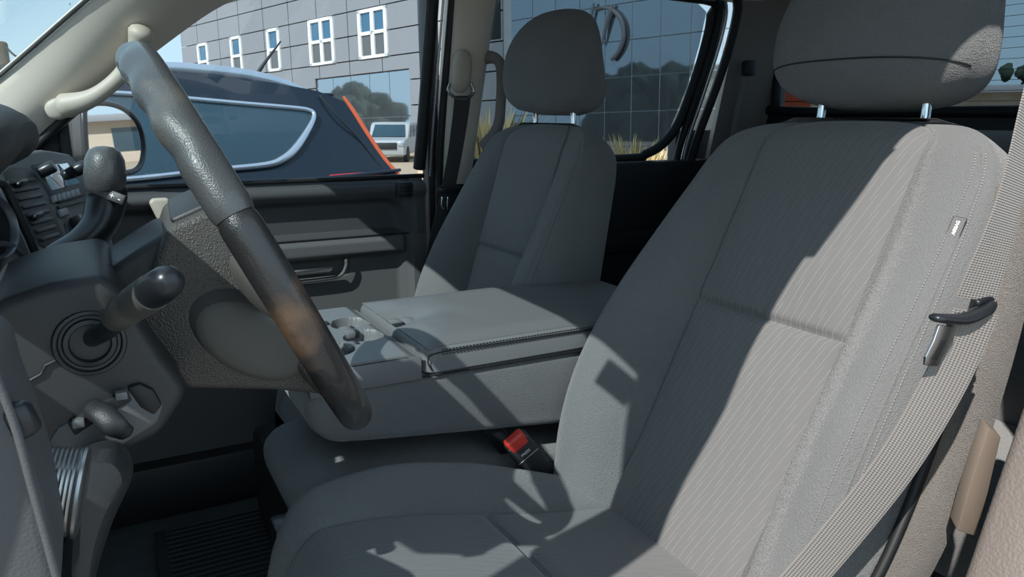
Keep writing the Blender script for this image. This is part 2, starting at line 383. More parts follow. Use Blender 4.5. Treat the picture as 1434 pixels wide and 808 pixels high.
# dark upper panel, a second skin over the top of the door
rows = [[(x, door_y(x, z)-.0035, z) for z in [.698+.141*j/40 for j in range(41)]] for x in [-.34+1.070*i/120 for i in range(121)]]
sheet('upper_panel', [[V(p) for p in r] for r in rows], m_doord, door, .003, (0, 1, 0))
tube('armrest_seam', [(x, .762, .699) for x in (-.3, .0, .3, .6, .685)]+[(.73, .752, .699)], .0022, m_seal, door)
ph = prism('door_release', [(.30, .755, .633), (.485, .755, .633), (.478, .755, .618), (.30, .755, .616)], (0, -.014, 0), m_steel, door, .004)
tube('release_surround', [(.30, .757, .600), (.46, .757, .600), (.505, .757, .606), (.520, .757, .628), (.521, .757, .643)], .0045, m_door, door)
box('lock_slider', (.655, .738, .795), (.698, .752, .832), m_blk, door, .003)
for k in range(3): box('lock_rib', (.663, .734, .801+k*.009), (.690, .739, .806+k*.009), m_blks, door, .001)
prism('door_grip', [ay(u, v, .705) for u, v in [(209, 285), (213, 279), (235, 278), (241, 284), (256, 330), (236, 338)]], (0, .030, 0), m_beige_h, door, .007, 3)
tube('belt_line_seal', [(-.20, .780, .843), (.2, .778, .843), (.74, .775, .843)], .006, m_seal, door, sub=3)
# passenger glass + frame
def glassy(name, pts, m, y0=.80):
    return S(prism(name, [(x, YB(z)+.03, z) for x, z in pts], (0, .004, 0), m, None, 0))
gl1 = S(glassy('window_2', [(-.16, .830), (-.12, .90), (.0, 1.03), (.15, 1.15), (.28, 1.235), (.42, 1.29), (.735, 1.31), (.735, .830)], m_gw))
def frame(name, loop, rad, m, parent, dy=.0, sub=4):
    return tube(name, [(x, YB(z)+dy, z) for x, z in loop], rad, m, parent, n=10, sub=sub, dome=False)
frame('door_seal', [(.737, .86), (.742, 1.0), (.746, 1.2), (.747, 1.32)], .016, m_seal, gl1, .02)
frame('bright_strip', [(.765, .84), (.765, .95), (.769, 1.15), (.772, 1.33)], .0030, m_sat, gl1, .012)
frame('pillar_seal', [(.785, .60), (.786, .80), (.786, .95), (.790, 1.15), (.793, 1.33)], .011, m_seal, gl1, .004)
frame('glass_run', [(-.17, .87), (-.04, 1.0), (.154, 1.163), (.288, 1.25), (.45, 1.30), (.74, 1.325)], .010, m_seal, gl1, .0)
box('quarter_divider', (-.065, .765, .85), (-.045, .79, 1.0), m_seal, gl1, .003)
prism('mirror_sail', [(-.26, .785, .85), (-.062, .785, .85), (-.062, .785, .985), (-.14, .785, .92)], (0, .02, 0), m_blk, gl1, .003)
# B pillar, passenger side
def bp_rows(x0, x1, z0, z1, bul, n=13, k=16):
    rows = []
    for i in range(k):
        z = z0+(z1-z0)*i/(k-1)
        rows.append([V((lerp(x0, x1, t), YB(z)-.006-bul*sin(pi*t)**.6, z)) for t in [j/(n-1) for j in range(n)]])
    return rows
bpl = S(sheet('trim_6', [[V((p.x-(.030*(1-(p.z-.82)/.5)+.012)*(p.x-.792)/.126, p.y, p.z)) for p in r] for r in bp_rows(.792, .918, .82, 1.345, .024)], m_beige, None, .06, (0, 1, 0)))
S(sheet('trim_7', bp_rows(.780, .93, .08, .819, .018), m_blk, None, .05, (0, 1, 0)))
box('pillar_slot', (.815, .636, 1.268), (.885, .646, 1.284), m_beige, bpl, .006)
# rear door below its glass, passenger and driver side
for k, sg in ((2, 1), (3, -1)):
    d = S(box('door_%d' % k, (.90, .762*sg-.02, .09), (1.72, .762*sg+.02, .862), m_blk, None, .012))
    box('armrest', (1.0, .72*sg-.02, .60), (1.5, .72*sg+.02, .66), m_blk, d, .015)
    box('pocket', (.98, .735*sg-.012, .28), (1.45, .735*sg+.012, .40), m_blk, d, .008)
rw = [(.865, .868), (.890, 1.315), (1.56, 1.318), (1.612, 1.29), (1.610, 1.20), (1.595, 1.08), (1.560, .955), (1.52, .900), (1.45, .872), (1.40, .868)]
gl2 = S(glassy('window_3', rw, m_gp))
frame('glass_seal', [(.875, .868), (1.40, .868), (1.47, .880), (1.53, .91), (1.575, .97), (1.605, 1.09), (1.620, 1.20), (1.618, 1.28), (1.58, 1.32), (.90, 1.32)], .014, m_seal, gl2, .015)
frame('bright_strip', [(1.60, .80), (1.606, .90), (1.632, 1.05), (1.655, 1.20), (1.655, 1.29), (1.62, 1.345)], .007, m_sat, gl2, -.004)
frame('outer_seal', [(1.622, .60), (1.622, .80), (1.64, .93), (1.672, 1.08), (1.69, 1.20), (1.69, 1.30), (1.66, 1.345)], .014, m_seal, gl2, -.012)
frame('inner_seal', [(1.575, .80), (1.585, .90), (1.612, 1.05), (1.635, 1.20), (1.635, 1.29), (1.60, 1.335)], .012, m_seal, gl2, .0)
glassy('window_4', [(-.3, 0), (-.3, .01), (-.29, 0)], m_gp) if False else None
S(box('trim_15', (.762, .792, .08), (.80, .835, 1.30), m_seal, None, .004)); S(box('trim_16', (1.60, .80, .08), (1.75, .84, .95), m_seal, None, .004))
S(box('trim_19', (.70, -.86, .08), (.95, -.82, .74), m_blk, None, .004)); S(box('trim_20', (.72, -.80, .09), (.92, -.76, .50), m_blk, None, .004))
# C pillars and rear wall around the back glass
def cpill(name, sg):
    rows = []
    for i in range(14):
        z = .09+i*(1.35-.09)/13; yb = YB(z)-.015
        rows.append([V((1.70, yb*sg, z)), V((1.76, (yb-.004)*sg, z)), V((1.83, (yb-.02)*sg, z)), V((1.87, (yb-.028)*sg, z)), V((1.885, (yb-.035)*sg, z))])
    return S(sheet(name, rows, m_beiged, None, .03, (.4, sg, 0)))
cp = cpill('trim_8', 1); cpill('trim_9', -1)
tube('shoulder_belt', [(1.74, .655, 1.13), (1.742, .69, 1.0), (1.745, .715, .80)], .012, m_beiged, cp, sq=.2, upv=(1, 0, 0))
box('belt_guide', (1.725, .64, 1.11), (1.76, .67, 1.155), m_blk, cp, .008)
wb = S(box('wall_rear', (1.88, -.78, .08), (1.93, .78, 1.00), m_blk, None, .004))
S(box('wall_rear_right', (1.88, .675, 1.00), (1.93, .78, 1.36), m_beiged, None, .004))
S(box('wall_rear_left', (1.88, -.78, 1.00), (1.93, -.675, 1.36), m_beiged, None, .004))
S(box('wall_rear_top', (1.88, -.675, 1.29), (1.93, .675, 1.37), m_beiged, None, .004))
gb = S(prism('window_4', [(1.905, -.675, 1.0), (1.905, .675, 1.0), (1.905, .675, 1.29), (1.905, -.675, 1.29)], (.004, 0, 0), m_gp, None, 0))
for k in range(11): tube('heater_line', [(1.902, -.58, 1.03+k*.024), (1.902, .58, 1.03+k*.024)], .0006, m_seal, gb, n=5, sub=1, dome=False)
tube('rear_glass_seal', [(1.88, .665, 1.29), (1.88, .668, 1.15), (1.88, .665, 1.03), (1.88, .64, 1.008), (1.88, 0, 1.005), (1.88, -.64, 1.008), (1.88, -.665, 1.03), (1.88, -.665, 1.29)], .014, m_seal, gb)
# driver side: rear door upper closed, B pillar lower trim seen at the frame edge
bl = S(sheet('trim_10', [[V((p.x+.03, -p.y-.05, p.z)) for p in r] for r in bp_rows(.775, .93, .70, 1.345, .024)], m_blk, None, .05, (0, -1, 0)))
S(prism('window_5', [(x, -YB(z)-.03, z) for x, z in rw], (0, .004, 0), m_gp, None, 0))
S(box('wall_firewall', (-.80, -.80, .06), (-.74, .80, .90), m_blk, None, .004))
# ================================================================= DASHBOARD
dash = empty('dashboard', (-.35, 0, .5), 'charcoal dashboard with vent column, radio and silver gauge cluster', 'dashboard')
# body: cross-section swept over the cab width (passenger half hidden behind the centre stack)
def dash_sec(y):
    f = .03*exp(-((y+.385)/.2)**4); k = .11*ss(.16, .24, y)
    return [(-.62, .90), (-.45, .935), (-.28, .94+f), (-.185+k, .925+f), (-.155+k, .89), (-.175+k, .80), (-.20+k, .70), (-.23+k, .55), (-.30+k, .40), (-.55, .35), (-.66, .6)]
rows = []
for i in range(33):
    y = -.70+1.44*i/32
    s = cr([(x, y, z) for x, z in dash_sec(y)], 4); rows.append(s)
loft('dash_body', rows, m_blk, dash)
# centre stack: a slab whose face is turned a little to the driver
SP, SL, SD = V((-.05, .15, .92)), V((.04, .28, 0)).normalized(), V((.10, 0, -.19)).normalized()
SN = SL.cross(SD); SN = SN if SN.x > 0 else -SN
def st(u, v, d=0): return pl(u, v, SN, SP+SN*d)
stack = prism('centre_stack', [st(*p) for p in [(-8, 236), (20, 213), (60, 207), (96, 213), (116, 232), (132, 262), (152, 310), (166, 362), (160, 400), (140, 440), (60, 470), (20, 400)]], -SN*.10, m_door, dash, .008, 3)
def inlay(name, pts, m, par, d=.002, dep=.006, r=.0015): return prism(name, [st(u, v, d) for u, v in pts], -SN*dep, m, par, r)
vent = inlay('vent_recess', [(4, 240), (14, 234), (38, 234), (50, 244), (64, 268), (90, 330), (86, 341), (66, 348), (56, 344), (28, 292)], m_seal, dash, .0012, .004)
for k in range(8):
    t = (k+.5)/8; a, b = V((9, 243))if 0 else (lerp(7, 58, t), lerp(247, 338, t)), (lerp(50, 87, t), lerp(241, 329, t))
    p0, p1 = st(a[0]+2, a[1], .004), st(b[0]-3, b[1]+1, .004)
    prism('vent_slat', [p0, p1, p1+SD*.0045, p0+SD*.0045], -SN*.010, m_blk, dash, .001)
for (u, v) in ((30, 257), (52, 303)):
    p = st(u, v, .006); tube('vent_thumb_tab', [p-SL*.012, p+SL*.014], .005, m_blks, dash, sub=1, sq=.6)
radio = inlay('radio', [(46, 230), (96, 222), (106, 230), (125, 262), (124, 272), (84, 284), (74, 276), (58, 250)], m_blk, dash, .003, .008)
inlay('radio_screen', [(54, 233), (94, 227), (112, 256), (74, 267)], m_screen, radio, .0045, .003)
for (u, v, r) in ((56, 242, .0078), (104, 240, .0095)):
    lathe('radio_knob', [(r*.9, 0), (r, .003), (r, .016), (r*.85, .019), (.001, .019)], st(u, v, .003), SN, m_blks, radio, 20)
for k in range(6):
    t = k/6; a = (lerp(74, 112, t), lerp(274, 263, t)); b = (lerp(74, 112, t+.13), lerp(274, 263, t+.13))
    inlay('radio_button', [a, b, (b[0]+3, b[1]+9), (a[0]+3, a[1]+9)], m_tray, radio, .005, .004, .0008)
inlay('disc_slot', [(82, 288), (120, 277), (122, 281), (84, 292)], m_seal, radio, .0035, .003, .0005)
inlay('cluster_text_strip', [(83, 293), (94, 290), (98, 300), (88, 303)], m_tray, radio, .005, .004, .001)
clim = inlay('climate_panel', [(92, 312), (138, 296), (156, 346), (110, 364)], m_blk, dash, .003, .006)
for (u, v) in ((104, 318), (122, 324), (140, 326)):
    lathe('climate_knob', [(.011, 0), (.012, .002), (.011, .014), (.001, .016)], st(u, v, .003), SN, m_blks, clim, 20)
for k in range(2): inlay('climate_button', [(110+k*9, 325-k*3), (117+k*9, 322-k*3), (121+k*9, 333-k*3), (114+k*9, 336-k*3)], m_tray, clim, .005, .004, .0008)
low = inlay('switch_panel', [(112, 368), (154, 352), (162, 384), (122, 402)], m_blk, dash, .003, .005)
for k in range(3):
    inlay('window_switch', [(129+k*6, 367-k*2), (133+k*6, 366-k*2), (138+k*6, 376-k*2), (134+k*6, 378-k*2)], m_tray, low, .005, .004, .0006)
inlay('power_socket', [(80, 373), (92, 368), (97, 378), (85, 383)], m_seal, dash, .0035, .004)
inlay('heater_switch', [(84, 374), (90, 372), (93, 378), (87, 380)], m_tray, dash, .005, .003, .0006)
# gauge cluster, seen along its face
CN = V((.86, -.50, .12)).normalized(); CPt = V((-.115, -.30, .80))
def cl(u, v, d=0): return pl(u, v, CN, CPt+CN*d)
clus = prism('gauge_cluster', [cl(*p) for p in [(-60, 240), (0, 262), (18, 292), (42, 350), (60, 400), (66, 440), (20, 470), (-60, 470)]], -CN*.03, m_silv, dash, .004)
for (u, v, r) in ((-14, 318, .030), (8, 400, .040)):
    c = cl(u, v, .003)
    lathe('gauge', [(r, -.006), (r*1.05, .002), (r*1.0, .006), (r*.93, .004), (r*.88, -.004), (.001, -.006)], c, CN, m_silv, clus, 36)
    lathe('gauge_face', [(r*.86, 0), (.001, .0005)], c, CN, m_blks, clus, 36)
tube('cluster_rim', [cl(-4, 256, .006), cl(8, 262, .006), cl(24, 296, .006), cl(48, 350, .006), cl(64, 402, .006)], .004, m_blk, dash)
# hood over the gauges, its rounded end in the upper left
rows = []
for i in range(15):
    t = i/14; y = -.66+.42*t; k = sqrt(max(0, 1-abs(2*t-1)**5))
    c = V((-.115, y, .975+.020*sin(pi*t)))
    rows.append([c+V((.076*k*cos(a)*(1 if cos(a) < 0 else 1), 0, (.024*sin(a) if sin(a) > 0 else .036*sin(a))*k))+V((-.012*sin(a), 0, 0)) for a in [2*pi*j/28 for j in range(28)]])
loft('cluster_hood', rows, m_blk, dash)
# lower left: dash end, ribbed headlamp knob, padded bolster
def dy(u, v, y=-.62): return ay(u, v, y)
endp = prism('dash_end_cap', [dy(-60, 480, -.74), dy(-6, 500, -.74), (dy(10, 560, -.74)), dy(34, 620, -.74), dy(60, 700, -.74), dy(84, 810, -.74), dy(80, 900, -.74), dy(-60, 900, -.74)], (0, .07, 0), m_doord, dash, .014, 4)
tube('end_cap_edge', [dy(-8, 520, -.752), dy(22, 600, -.752), dy(44, 680, -.752), dy(66, 760, -.752), dy(90, 850, -.752)], .0016, m_doord, dash)
tube('hinge_clip', [dy(22, 575, -.735), dy(36, 600, -.735)], .006, m_blks, dash, sub=2)
kc = dy(70, 687, -.66); kr = (kc-CP).normalized(); ka = ((RT-kr*RT.dot(kr)).normalized()*.985-kr*.10-UP*.03).normalized()
prof = [(.0225, -.012)]
for k in range(11): prof += [(.0225, -.011+k*.0021), (.0217, -.0099+k*.0021)]
knob = lathe('headlamp_knob', prof+[(.0225, .0125), (.0232, .0130), (.0232, .0145), (.021, .0155), (.001, .0155)], kc, ka, m_steel, dash, 40)
LOBE = [(p.x, p.y) for p in cr([(100, 650, 0), (128, 622, 0), (164, 618, 0), (184, 640, 0), (184, 672, 0), (158, 730, 0), (136, 800, 0), (118, 880, 0), (90, 880, 0), (92, 760, 0), (100, 650, 0)], 4)[:-1]]
loft('knee_bolster', [[V(p) for p in [dy(130+(u-130)*k, 730+(v-730)*k, y) for u, v in LOBE]] for y, k in ((-.585, .45), (-.582, .72), (-.572, .90), (-.555, .98), (-.53, 1), (-.35, 1))], m_blk, dash)
# ================================================================= STEERING COLUMN
WC = V((.119, -.353, .879)); wt = radians(25.9); WN = V((cos(wt), 0, sin(wt))); WU = V((-sin(wt), 0, cos(wt))); WL = V((0, -1, 0))
wy = radians(4); WL, WN = WL*cos(wy)-WN*sin(wy), WN*cos(wy)+WL*sin(wy)
def W(r, th, k=0, c=WC): return c+(WU*sin(radians(th))+WL*cos(radians(th)))*r+WN*k
col = empty('steering_column', (-.05, -.385, .75), 'dark grey steering column cover with round stalk boot and release lever recess', 'steering column')
def cy(u, v, y=-.475): return ay(u, v, y)
cov = prism('column_cover', [cy(*p) for p in [(-40, 440), (10, 418), (70, 398), (150, 384), (190, 440), (228, 500), (264, 545), (258, 560), (226, 610), (150, 648), (96, 668), (60, 634), (40, 600), (-40, 560)]], (0, .20, 0), m_shroud, col, .010, 4)
prism('lower_panel', [cy(*p) for p in [(-40, 540), (40, 590), (62, 640), (100, 672), (60, 740), (-40, 760)]], (0, .18, 0), m_shroud, col, .006)
tube('parting_line', [cy(18, 545, -.4765), cy(58, 524, -.4765), cy(64, 512, -.4765), cy(96, 498, -.4765)], .0011, m_seal, col, sub=2, n=6)
# upper cylinder of the column beyond the lever
prism('upper_cover', [ay(u, v, -.405) for u, v in [(152, 377), (166, 368), (200, 345), (234, 324), (262, 330), (262, 400), (225, 460), (160, 480), (145, 420)]], (0, .11, 0), m_blk, col, .012, 4)
tube('cover_joint', [ay(150, 372, -.408), ay(157, 388, -.412), ay(160, 410, -.414)], .0022, m_seal, col)
bc = cy(126, 480, -.4755)
lathe('stalk_boot', [(.0235, -.004), (.0243, .0), (.0232, .0030), (.0210, .0032), (.0198, .001), (.0180, .001), (.0168, .003), (.0140, .0035), (.012, -.004), (.001, -.004)], bc, (.06, -1, .08), m_blks, col, 44)
rec = prism('lever_recess', [cy(*p) for p in [(64, 618), (80, 596), (150, 556), (176, 540), (196, 534), (218, 544), (232, 566), (222, 592), (170, 625), (110, 652), (84, 648)]], (0, .014, 0), m_door, col, .006)
rec.location = (0, -.004, 0)
prism('recess_slot', [cy(*p, -.4805) for p in [(94, 592), (150, 560), (178, 547), (186, 562), (150, 582), (104, 612)]], (0, .012, 0), m_seal, col, .002)
prism('inner_hollow', [cy(*p, -.4803) for p in [(176, 544), (196, 537), (216, 547), (228, 568), (216, 584), (196, 572)]], (0, .012, 0), m_seal, col, .003)
tube('release_lever', [cy(128, 570, -.482), cy(142, 578, -.492), cy(160, 596, -.500), cy(176, 606, -.498)], [.0070, .0082, .0085, .0065], m_blk, col, sq=.5, upv=(1, 0, .4))
for (u, v) in ((110, 592), (170, 553)): box('slot_catch', (-.004, -.004, -.003), (.004, .004, .003), m_tray, col, .001, M=Matrix.Translation(cy(u, v, -.483)))
# turn-signal stalk
ts = empty('turn_signal_stalk', bc, 'grey multifunction stalk with black domed tip pointing at the camera', 'stalk')
q = [bc+V((0, .01, 0)), ay(150, 462, -.505), ay(172, 442, -.53), ay(196, 425, -.565), ay(222, 402, -.60), ay(232, 396, -.615)]
tube('arm', q[:4], [.0068, .0068, .0072, .0080], m_blks, ts)
def axl(a, b, t): return a+(b-a)*t
A0, A1 = ay(160, 445, -.535), ay(238, 392, -.605); AXD = (A1-A0).normalized(); LN = (A1-A0).length
lathe('sleeve', [(.0075, 0), (.0100, .003), (.0108, LN*.30), (.0096, LN*.32), (.0096, LN*.40), (.0112, LN*.42), (.0112, LN*.70), (.001, LN*.70)], A0, AXD, m_hubs, ts, 32)
lathe('tip_cap', [(.0104, LN*.70), (.0107, LN*.80), (.0103, LN*.93), (.0088, LN*1.01), (.005, LN*1.06), (.001, LN*1.07)], A0, AXD, m_blks, ts, 32)
pp = A0+AXD*LN*.12
tube('paddle', [pp, pp+V((-.009, 0, .012))+AXD*.003, pp+V((-.012, 0, .018))+AXD*.004], [.006, .0055, .003], m_hubs, ts, sq=.5, upv=(0, 0, 1))
box('sleeve_mark', (-.0025, -.003, -.0035), (.0025, .003, .0035), m_tray, ts, .0008, M=Matrix.Translation(A0+AXD*LN*.36+(CP-A0).normalized()*.0094))
# gear lever
gl = empty('gear_lever', ay(52, 432, -.30), 'black curved column gear lever with grey plus and minus knob', 'gear lever')
gp = [ay(52, 436, -.30), ay(42, 410, -.292), ay(52, 384, -.28), ay(82, 360, -.262), ay(114, 341, -.245), ay(138, 316, -.232), ay(148, 284, -.222), ay(149, 262, -.22)]
tube('arm', gp, [.0135, .0135, .0135, .0138, .0146, .0165, .0185, .0190], m_blks, gl, n=24)
k0, k1 = ay(148, 268, -.22), ay(146, 208, -.22); KD = (k1-k0).normalized(); KL = (k1-k0).length
lathe('knob', [(.0185, 0), (.0215, KL*.08), (.0225, KL*.4), (.0210, KL*.75), (.0165, KL*.95), (.009, KL*1.04), (.001, KL*1.06)], k0, KD, m_lea, gl, 28, sq=.85, upv=(0, -1, 0))
c0 = ay(163, 277, -.2425); sd = (RT*.93-UP*.37).normalized()
sn = (CP-c0).normalized(); sup = sn.cross(sd).normalized(); sn = sd.cross(sup)
SM = Matrix(((sd.x, sup.x, sn.x, c0.x), (sd.y, sup.y, sn.y, c0.y), (sd.z, sup.z, sn.z, c0.z), (0, 0, 0, 1)))
swt = box('tap_switch', (-.0085, -.0055, -.004), (.0085, .0055, .0012), m_blk, gl, .0012, M=SM)
text('plus_sign', '+', .0095, c0+sn*.0016-sd*.004, sd, sup, m_white, gl); text('minus_sign', '-', .0095, c0+sn*.0016+sd*.004, sd, sup, m_white, gl)
lathe('base_collar', [(.017, 0), (.019, .003), (.018, .010), (.014, .014)], gp[0]-V((0, 0, .006)), (gp[1]-gp[0]), m_blk, gl, 24)
# ================================================================= STEERING WHEEL
sw = empty('steering_wheel', WC, 'leather steering wheel with worn finger grips, seen edge-on', 'steering wheel')
RR = .182
def rim(name, a0, a1, m, bump, r0=.0150, n=90):
    rings = []
    for i in range(n+1):
        th = lerp(a0, a1, i/n); c = W(RR, th); e = (c-WC).normalized(); rr = r0
        d = min(i, n-i)*abs(a1-a0)/n
        rr *= .90+.10*ss(0, 2.2, d)
        rg = []
        for k in range(26):
            a = 2*pi*k/26; nx, ny = cos(a), sin(a)       # nx outwards in the wheel plane, ny towards the driver
            r = rr
            if bump and ny < .45:
                r += .0012*sin(radians(th)*26)*ss(.45, -.5, ny)*ss(28, 34, th)*(1-ss(104, 112, th))
            r *= 1+.05*max(0, -ny)
            rg.append(c+e*(r*nx)+WN*(r*ny))
        rings.append(rg)
    return loft(name, rings, m, sw)
rim('grip_section', 20, 160, m_lea, True, .0158)
rim('rim_section', 160, 380, m_leb, False, .0150, 140)
# hub: side profile (depth k along the column, height b up the wheel) pushed across the wheel
def HP(l, b, k): return WC+WL*l+WU*b+WN*k
def hubp(name, pr_, l0, l1, m, r, seg=3, par=None): return prism(name, [HP(l0, b, k) for k, b in pr_], WL*(l1-l0), m, par or sw, r, seg)
hubp('hub_cover', [(-.050, .062), (-.012, .060), (-.004, .050), (-.004, -.118), (-.014, -.138), (-.026, -.126), (-.050, -.106), (-.108, -.064), (-.112, .003), (-.102, .013), (-.076, .038)], -.074, .072, m_hub, .010, 4)
hubp('airbag_pad', [(-.014, .057), (.006, .052), (.012, .030), (.014, -.080), (.004, -.112), (-.006, -.118)], -.070, .068, m_hubs, .007, 4)
hubp('pad_cap', [(-.046, .066), (-.004, .064), (.004, .054), (-.010, .052), (-.044, .058)], -.060, .060, m_shroud, .004, 3)
for th, wdt in ((-6, .026), (186, .026), (-58, .016), (238, .016)):
    side = th in (-6, 186); P = [W(.064 if side else .120, th, -.018), W(.100 if side else .140, th, -.015), W(.14 if side else .158, th, -.010), W(.174, th, -.004)]
    tube('spoke', P, [wdt, wdt*.95, wdt*.75, wdt*.62], m_hubs if side else m_hub, sw, sq=.42, upv=(WU*cos(radians(th))-WL*sin(radians(th))), n=22)
for sg in (1, -1):
    e1 = (WN*.048-WU*.090).normalized(); e2 = e1.cross(WL).normalized(); c = HP(.0715*sg, -.056, -.041)
    ell('recess_ring', c+WU*.006+WN*.002, e1*.057, e2*.035, WL*.0035, m_seal, sw, 32, 8)
    ell('spoke_cover', c, e1*.053, e2*.031, WL*.0075, m_hubs, sw, 32, 10)
lathe('screw_hole', [(.003, 0), (.003, .001), (.001, .001)], HP(.0735, -.042, -.074), WL, m_seal, sw, 12)
# ================================================================= CENTRE CONSOLE (folded-down middle seat back) AND MIDDLE SEAT
con = empty('centre_console', (.55, .03, .54), 'grey fold-down centre console with stitched vinyl lid and cup tray', 'console')
# suede base
sec = [(.205, .615), (.213, .585), (.240, .560), (.30, .551), (.45, .533), (.62, .513), (.78, .50), (.84, .52), (.85, .60), (.80, .633), (.378, .636), (.215, .640)]
def profx(name, pts, y0, y1, m, par, r=.012, seg=4): return prism(name, [V((x, y0, z)) for x, z in pts], (0, y1-y0, 0), m, par, r, seg)
profx('base', sec, -.122, .18, m_cons, con, .014)
profx('tray_body', [(.213, .630), (.370, .634), (.371, .644), (.366, .646), (.216, .646)], -.124, .182, m_tray, con, .004)
# cup tray
WELLS = ((.258, .112, .036), (.331, .080, .031), (.328, .0, .031), (.262, -.048, .036))
def tray_z(x, y):
    z = .672-.008*ss(.350, .371, x)
    for cx, cy_, r in WELLS: z = min(z, .672-.022*(1-ss(r-.0035, r+.001, sqrt((x-cx)**2+(y-cy_)**2))))
    if .285 < x < .305 and -.02 < y < .10: z = min(z, .6695)
    return z
sheet('cup_tray', [[V((.213+.1585*i/90, -.125+.308*j/160, tray_z(.213+.1585*i/90, -.125+.308*j/160))) for j in range(161)] for i in range(91)], m_tray, con, .003, (0, 0, -1), sharp=40)
box('tray_side', (.213, -.1262, .634), (.371, -.1235, .668), m_tray, con, .001)
for (x, y) in ((.290, .098), (.318, .050), (.318, .030), (.300, -.034)):
    box('cup_finger', (x-.012, y-.010, .662), (x+.004, y+.010, .6735), m_tray, con, .003)
    box('finger_slot', (x+.003, y-.008, .662), (x+.010, y+.008, .6726), m_seal, con, .001)
# vinyl lid with a soft crown and stitched edge
LX0, LX1, LY0, LY1, LZ0, LZ1 = .374, .86, -.127, .185, .637, .678
rings = []
def rr(x0, x1, y0, y1, r, z, n=9):
    o = []
    for cx, cy_, a0 in ((x1-r, y1-r, 0), (x0+r, y1-r, 90), (x0+r, y0+r, 180), (x1-r, y0+r, 270)):
        for j in range(n): a = radians(a0+90*j/(n-1)); o.append(V((cx+r*cos(a), cy_+r*sin(a), z)))
    return o
for z, ins in ((LZ0, .004), (LZ0+.004, 0), (LZ1-.012, 0), (LZ1-.006, .0015), (LZ1-.002, .0055), (LZ1-.004, .009)):
    rings.append(rr(LX0+ins, LX1-ins, LY0+ins, LY1-ins, .022, z))
lid = loft('lid', rings, m_vinyl, con, caps=False)
rows = []
for i in range(60):
    x = LX0+.007+(LX1-LX0-.014)*i/59; r = []
    for j in range(44):
        y = LY0+.007+(LY1-LY0-.014)*j/43; e = min(x-LX0, LX1-x, y-LY0, LY1-y)
        z = LZ1-.0015+.0065*ss(0, .05, e)
        z -= .013*exp(-(((x-.405)/.048)**2+((y-.055)/.042)**2)**1.5)
        z += .0010*sin(x*60+y*25)*exp(-(((x-.46)/.07)**2+((y-.055)/.08)**2))
        r.append(V((x, y, z)))
    rows.append(r)
sheet('lid_top', rows, m_vinyl, con, .003, (0, 0, -1))
box('lid_latch', (.378, .030, .662), (.408, .066, .6725), m_blks, con, .003)
box('latch_button', (.384, .036, .6715), (.404, .060, .6755), m_tray, con, .002)
box('latch_pocket', (.408, .034, .664), (.432, .074, .6725), m_tray, con, .004)
tube('lid_seam', [(LX0+.012, LY0-.0008, .6445), (LX0+.006, LY0-.001, .660), (LX0+.022, LY0-.0012, .6695), (.5, LY0-.0015, .6700), (.70, LY0-.0015, .669), (.85, LY0-.0015, .668)], .0011, m_seal, con, n=8)
bmst = bmesh.new()
for row in (0, 1):
    for k in range(84):
        x = LX0+.03+k*.0054; z = (.6725 if row == 0 else .6665); y = LY0+(-.0012 if row else .0008)
        bmesh.ops.create_cube(bmst, size=1, matrix=Matrix.Translation((x, y, z)) @ Matrix.Diagonal((.0036, .0012, .0010, 1)))
tag(frombm('stitching', bmst, m_blks, con), kind='stuff')
tube('base_gap', [(LX0, LY0+.002, .6365), (.6, LY0+.002, .6355), (.84, LY0+.002, .634)], .0018, m_seal, con, n=6, sub=2)
# middle seat cushion below
mid = empty('middle_seat', (.5, .03, .2), 'dark narrow middle seat cushion under the centre console', 'seat')
profx('cushion', [(.205, .40), (.188, .44), (.190, .475), (.215, .497), (.26, .503), (.40, .490), (.62, .465), (.80, .45), (.82, .38), (.5, .33), (.25, .34)], -.130, .146, m_fab, mid, .016)
profx('base', [(.26, .13), (.27, .33), (.80, .36), (.82, .13)], -.10, .15, m_blk, mid, .01)
box('latch_bracket', (.160, -.10, .36), (.205, -.05, .44), m_blks, mid, .006)
tube('bracket_rod', [(.196, -.118, .47), (.200, -.126, .43), (.215, -.128, .39)], .003, m_steel, mid)
